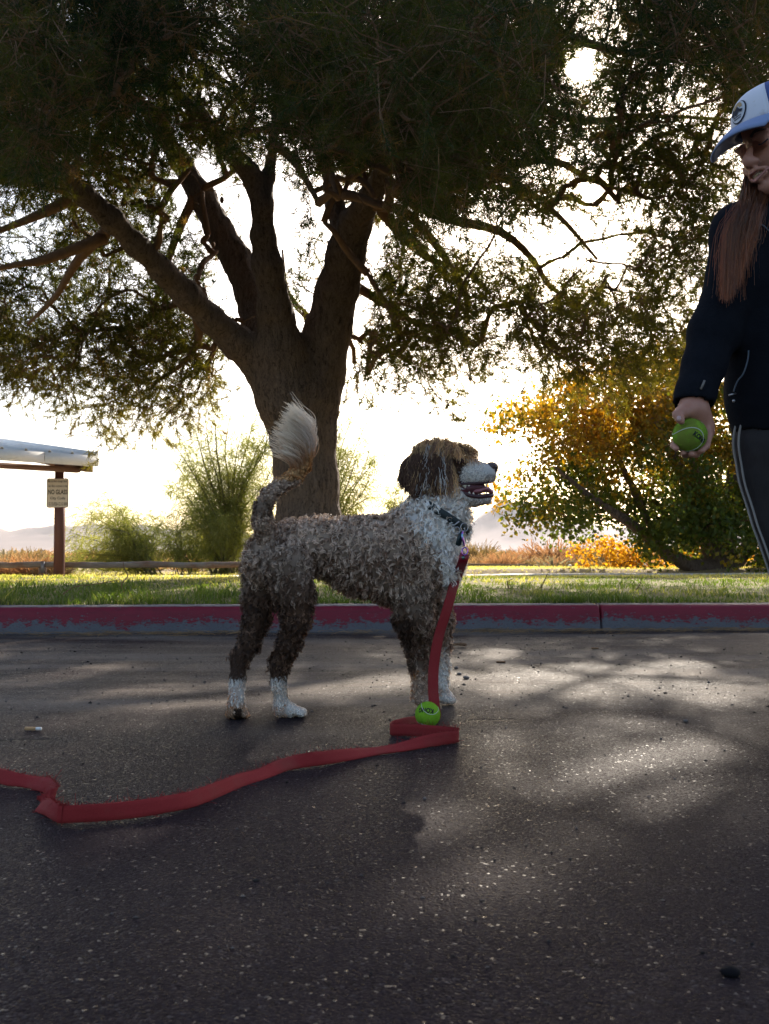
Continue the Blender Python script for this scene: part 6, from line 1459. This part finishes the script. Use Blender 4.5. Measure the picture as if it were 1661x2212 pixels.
g = G(72, 1578); cig = empty('cigarette_end', (g[0], g[1], 0), 'cigarette end with tan filter on the asphalt at left', 'cigarette end')
a, b = g+np.array([-.021, .002, .005]), g+np.array([.021, -.003, .005]); m_ = a+(b-a)*.68
mesh_obj('filter', *tube(np.array([a, m_]), .0042, 10), mat('filter_paper', (.48, .27, .12), .8), cig); mesh_obj('paper', *tube(np.array([m_, b]), .0041, 10), mat('white_paper', (.7, .68, .64), .8), cig)
# grit and fallen pine needles: nobody could count them
gr = []
base_p = [pebble((0, 0, 0), (1, 1, .7), rng) for _ in range(6)]; base_p = [sphere((0, 0, 0), (1, .9, .65), 6, 4) for _ in range(1)]
V0 = np.array([[1, 0, 0], [-1, 0, 0], [0, .9, 0], [0, -.9, 0], [0, 0, .65], [0, 0, -.65]], float); F0 = np.array([[0, 2, 4], [2, 1, 4], [1, 3, 4], [3, 0, 4], [2, 0, 5], [1, 2, 5], [3, 1, 5], [0, 3, 5]]); n_ = 5200
yy = np.concatenate([1.0+4.1*rng.random(3600), 2.6+2.4*rng.random(1600)]); xx = rng.uniform(-.48, .48, n_)*yy*1.05; ok = behind(xx, yy) < -.01; xx, yy = xx[ok], yy[ok]; n_ = len(xx)
sz = np.minimum(rng.exponential(.0010, n_), .0042)*(.55+.2*yy)+.0005; V = V0[None]*(1+.3*rng.normal(0, 1, (n_, len(V0), 1)))*sz[:, None, None]*rng.uniform(.6, 1.3, (n_, 1, 3))+np.stack([xx, yy, road_z(xx, yy)+sz*.35], 1)[:, None]
F = (np.arange(n_)[:, None, None]*len(V0)+F0[None]).reshape(-1, 3); m_grit = mat('grit', rough=.9, spec=.1); N(m_grit).put(N(m_grit).b, 'Base Color', N(m_grit).attr())
c = np.repeat(np.array([.13, .11, .10])*rng.uniform(.2, 1.6, (n_, 1)), len(V0), 0)*.7; mesh_obj('grit', V.reshape(-1, 3), F, m_grit, None, smooth=False, col=c, kind='stuff')
n_ = 2600; s = rng.uniform(-1.5, 6.5, n_); pile = (noise3(np.stack([s*1.1, s*0, s*0], 1), 1.0) > .45)|(rng.random(n_) < .35); s = s[pile]; n_ = len(s); tt_ = -np.abs(rng.exponential(.05, n_))-.012; xy = np.array([KX0, KY0])+KD*s[:, None]+KN*tt_[:, None]
L = rng.uniform(.03, .09, n_); a = rng.normal(0, .45, n_)+KA; d = np.stack([np.cos(a), np.sin(a), rng.normal(0, .06, n_)], 1); z = .002+.016*np.exp(tt_*16)*rng.random(n_); k = np.linspace(-.5, .5, 4)[None, :, None]
p = np.c_[xy, z][:, None]+d[:, None]*L[:, None, None]*k; p[:, :, 2] += (.01*rng.random((n_, 1))*(1-4*k[:, :, 0]**2)); side = nrm(np.cross(d, np.array([.2, -.5, 1.])))[:, None]
c = np.repeat((np.array([.32, .20, .10])*rng.uniform(.5, 1.3, (n_, 1)))[:, None], 4, 1); V, F, C = ribbons(p, np.full((n_, 4), .0011), side, c); mesh_obj('fallen_needles', V, F, m_scrub, None, smooth=False, col=C, kind='stuff')
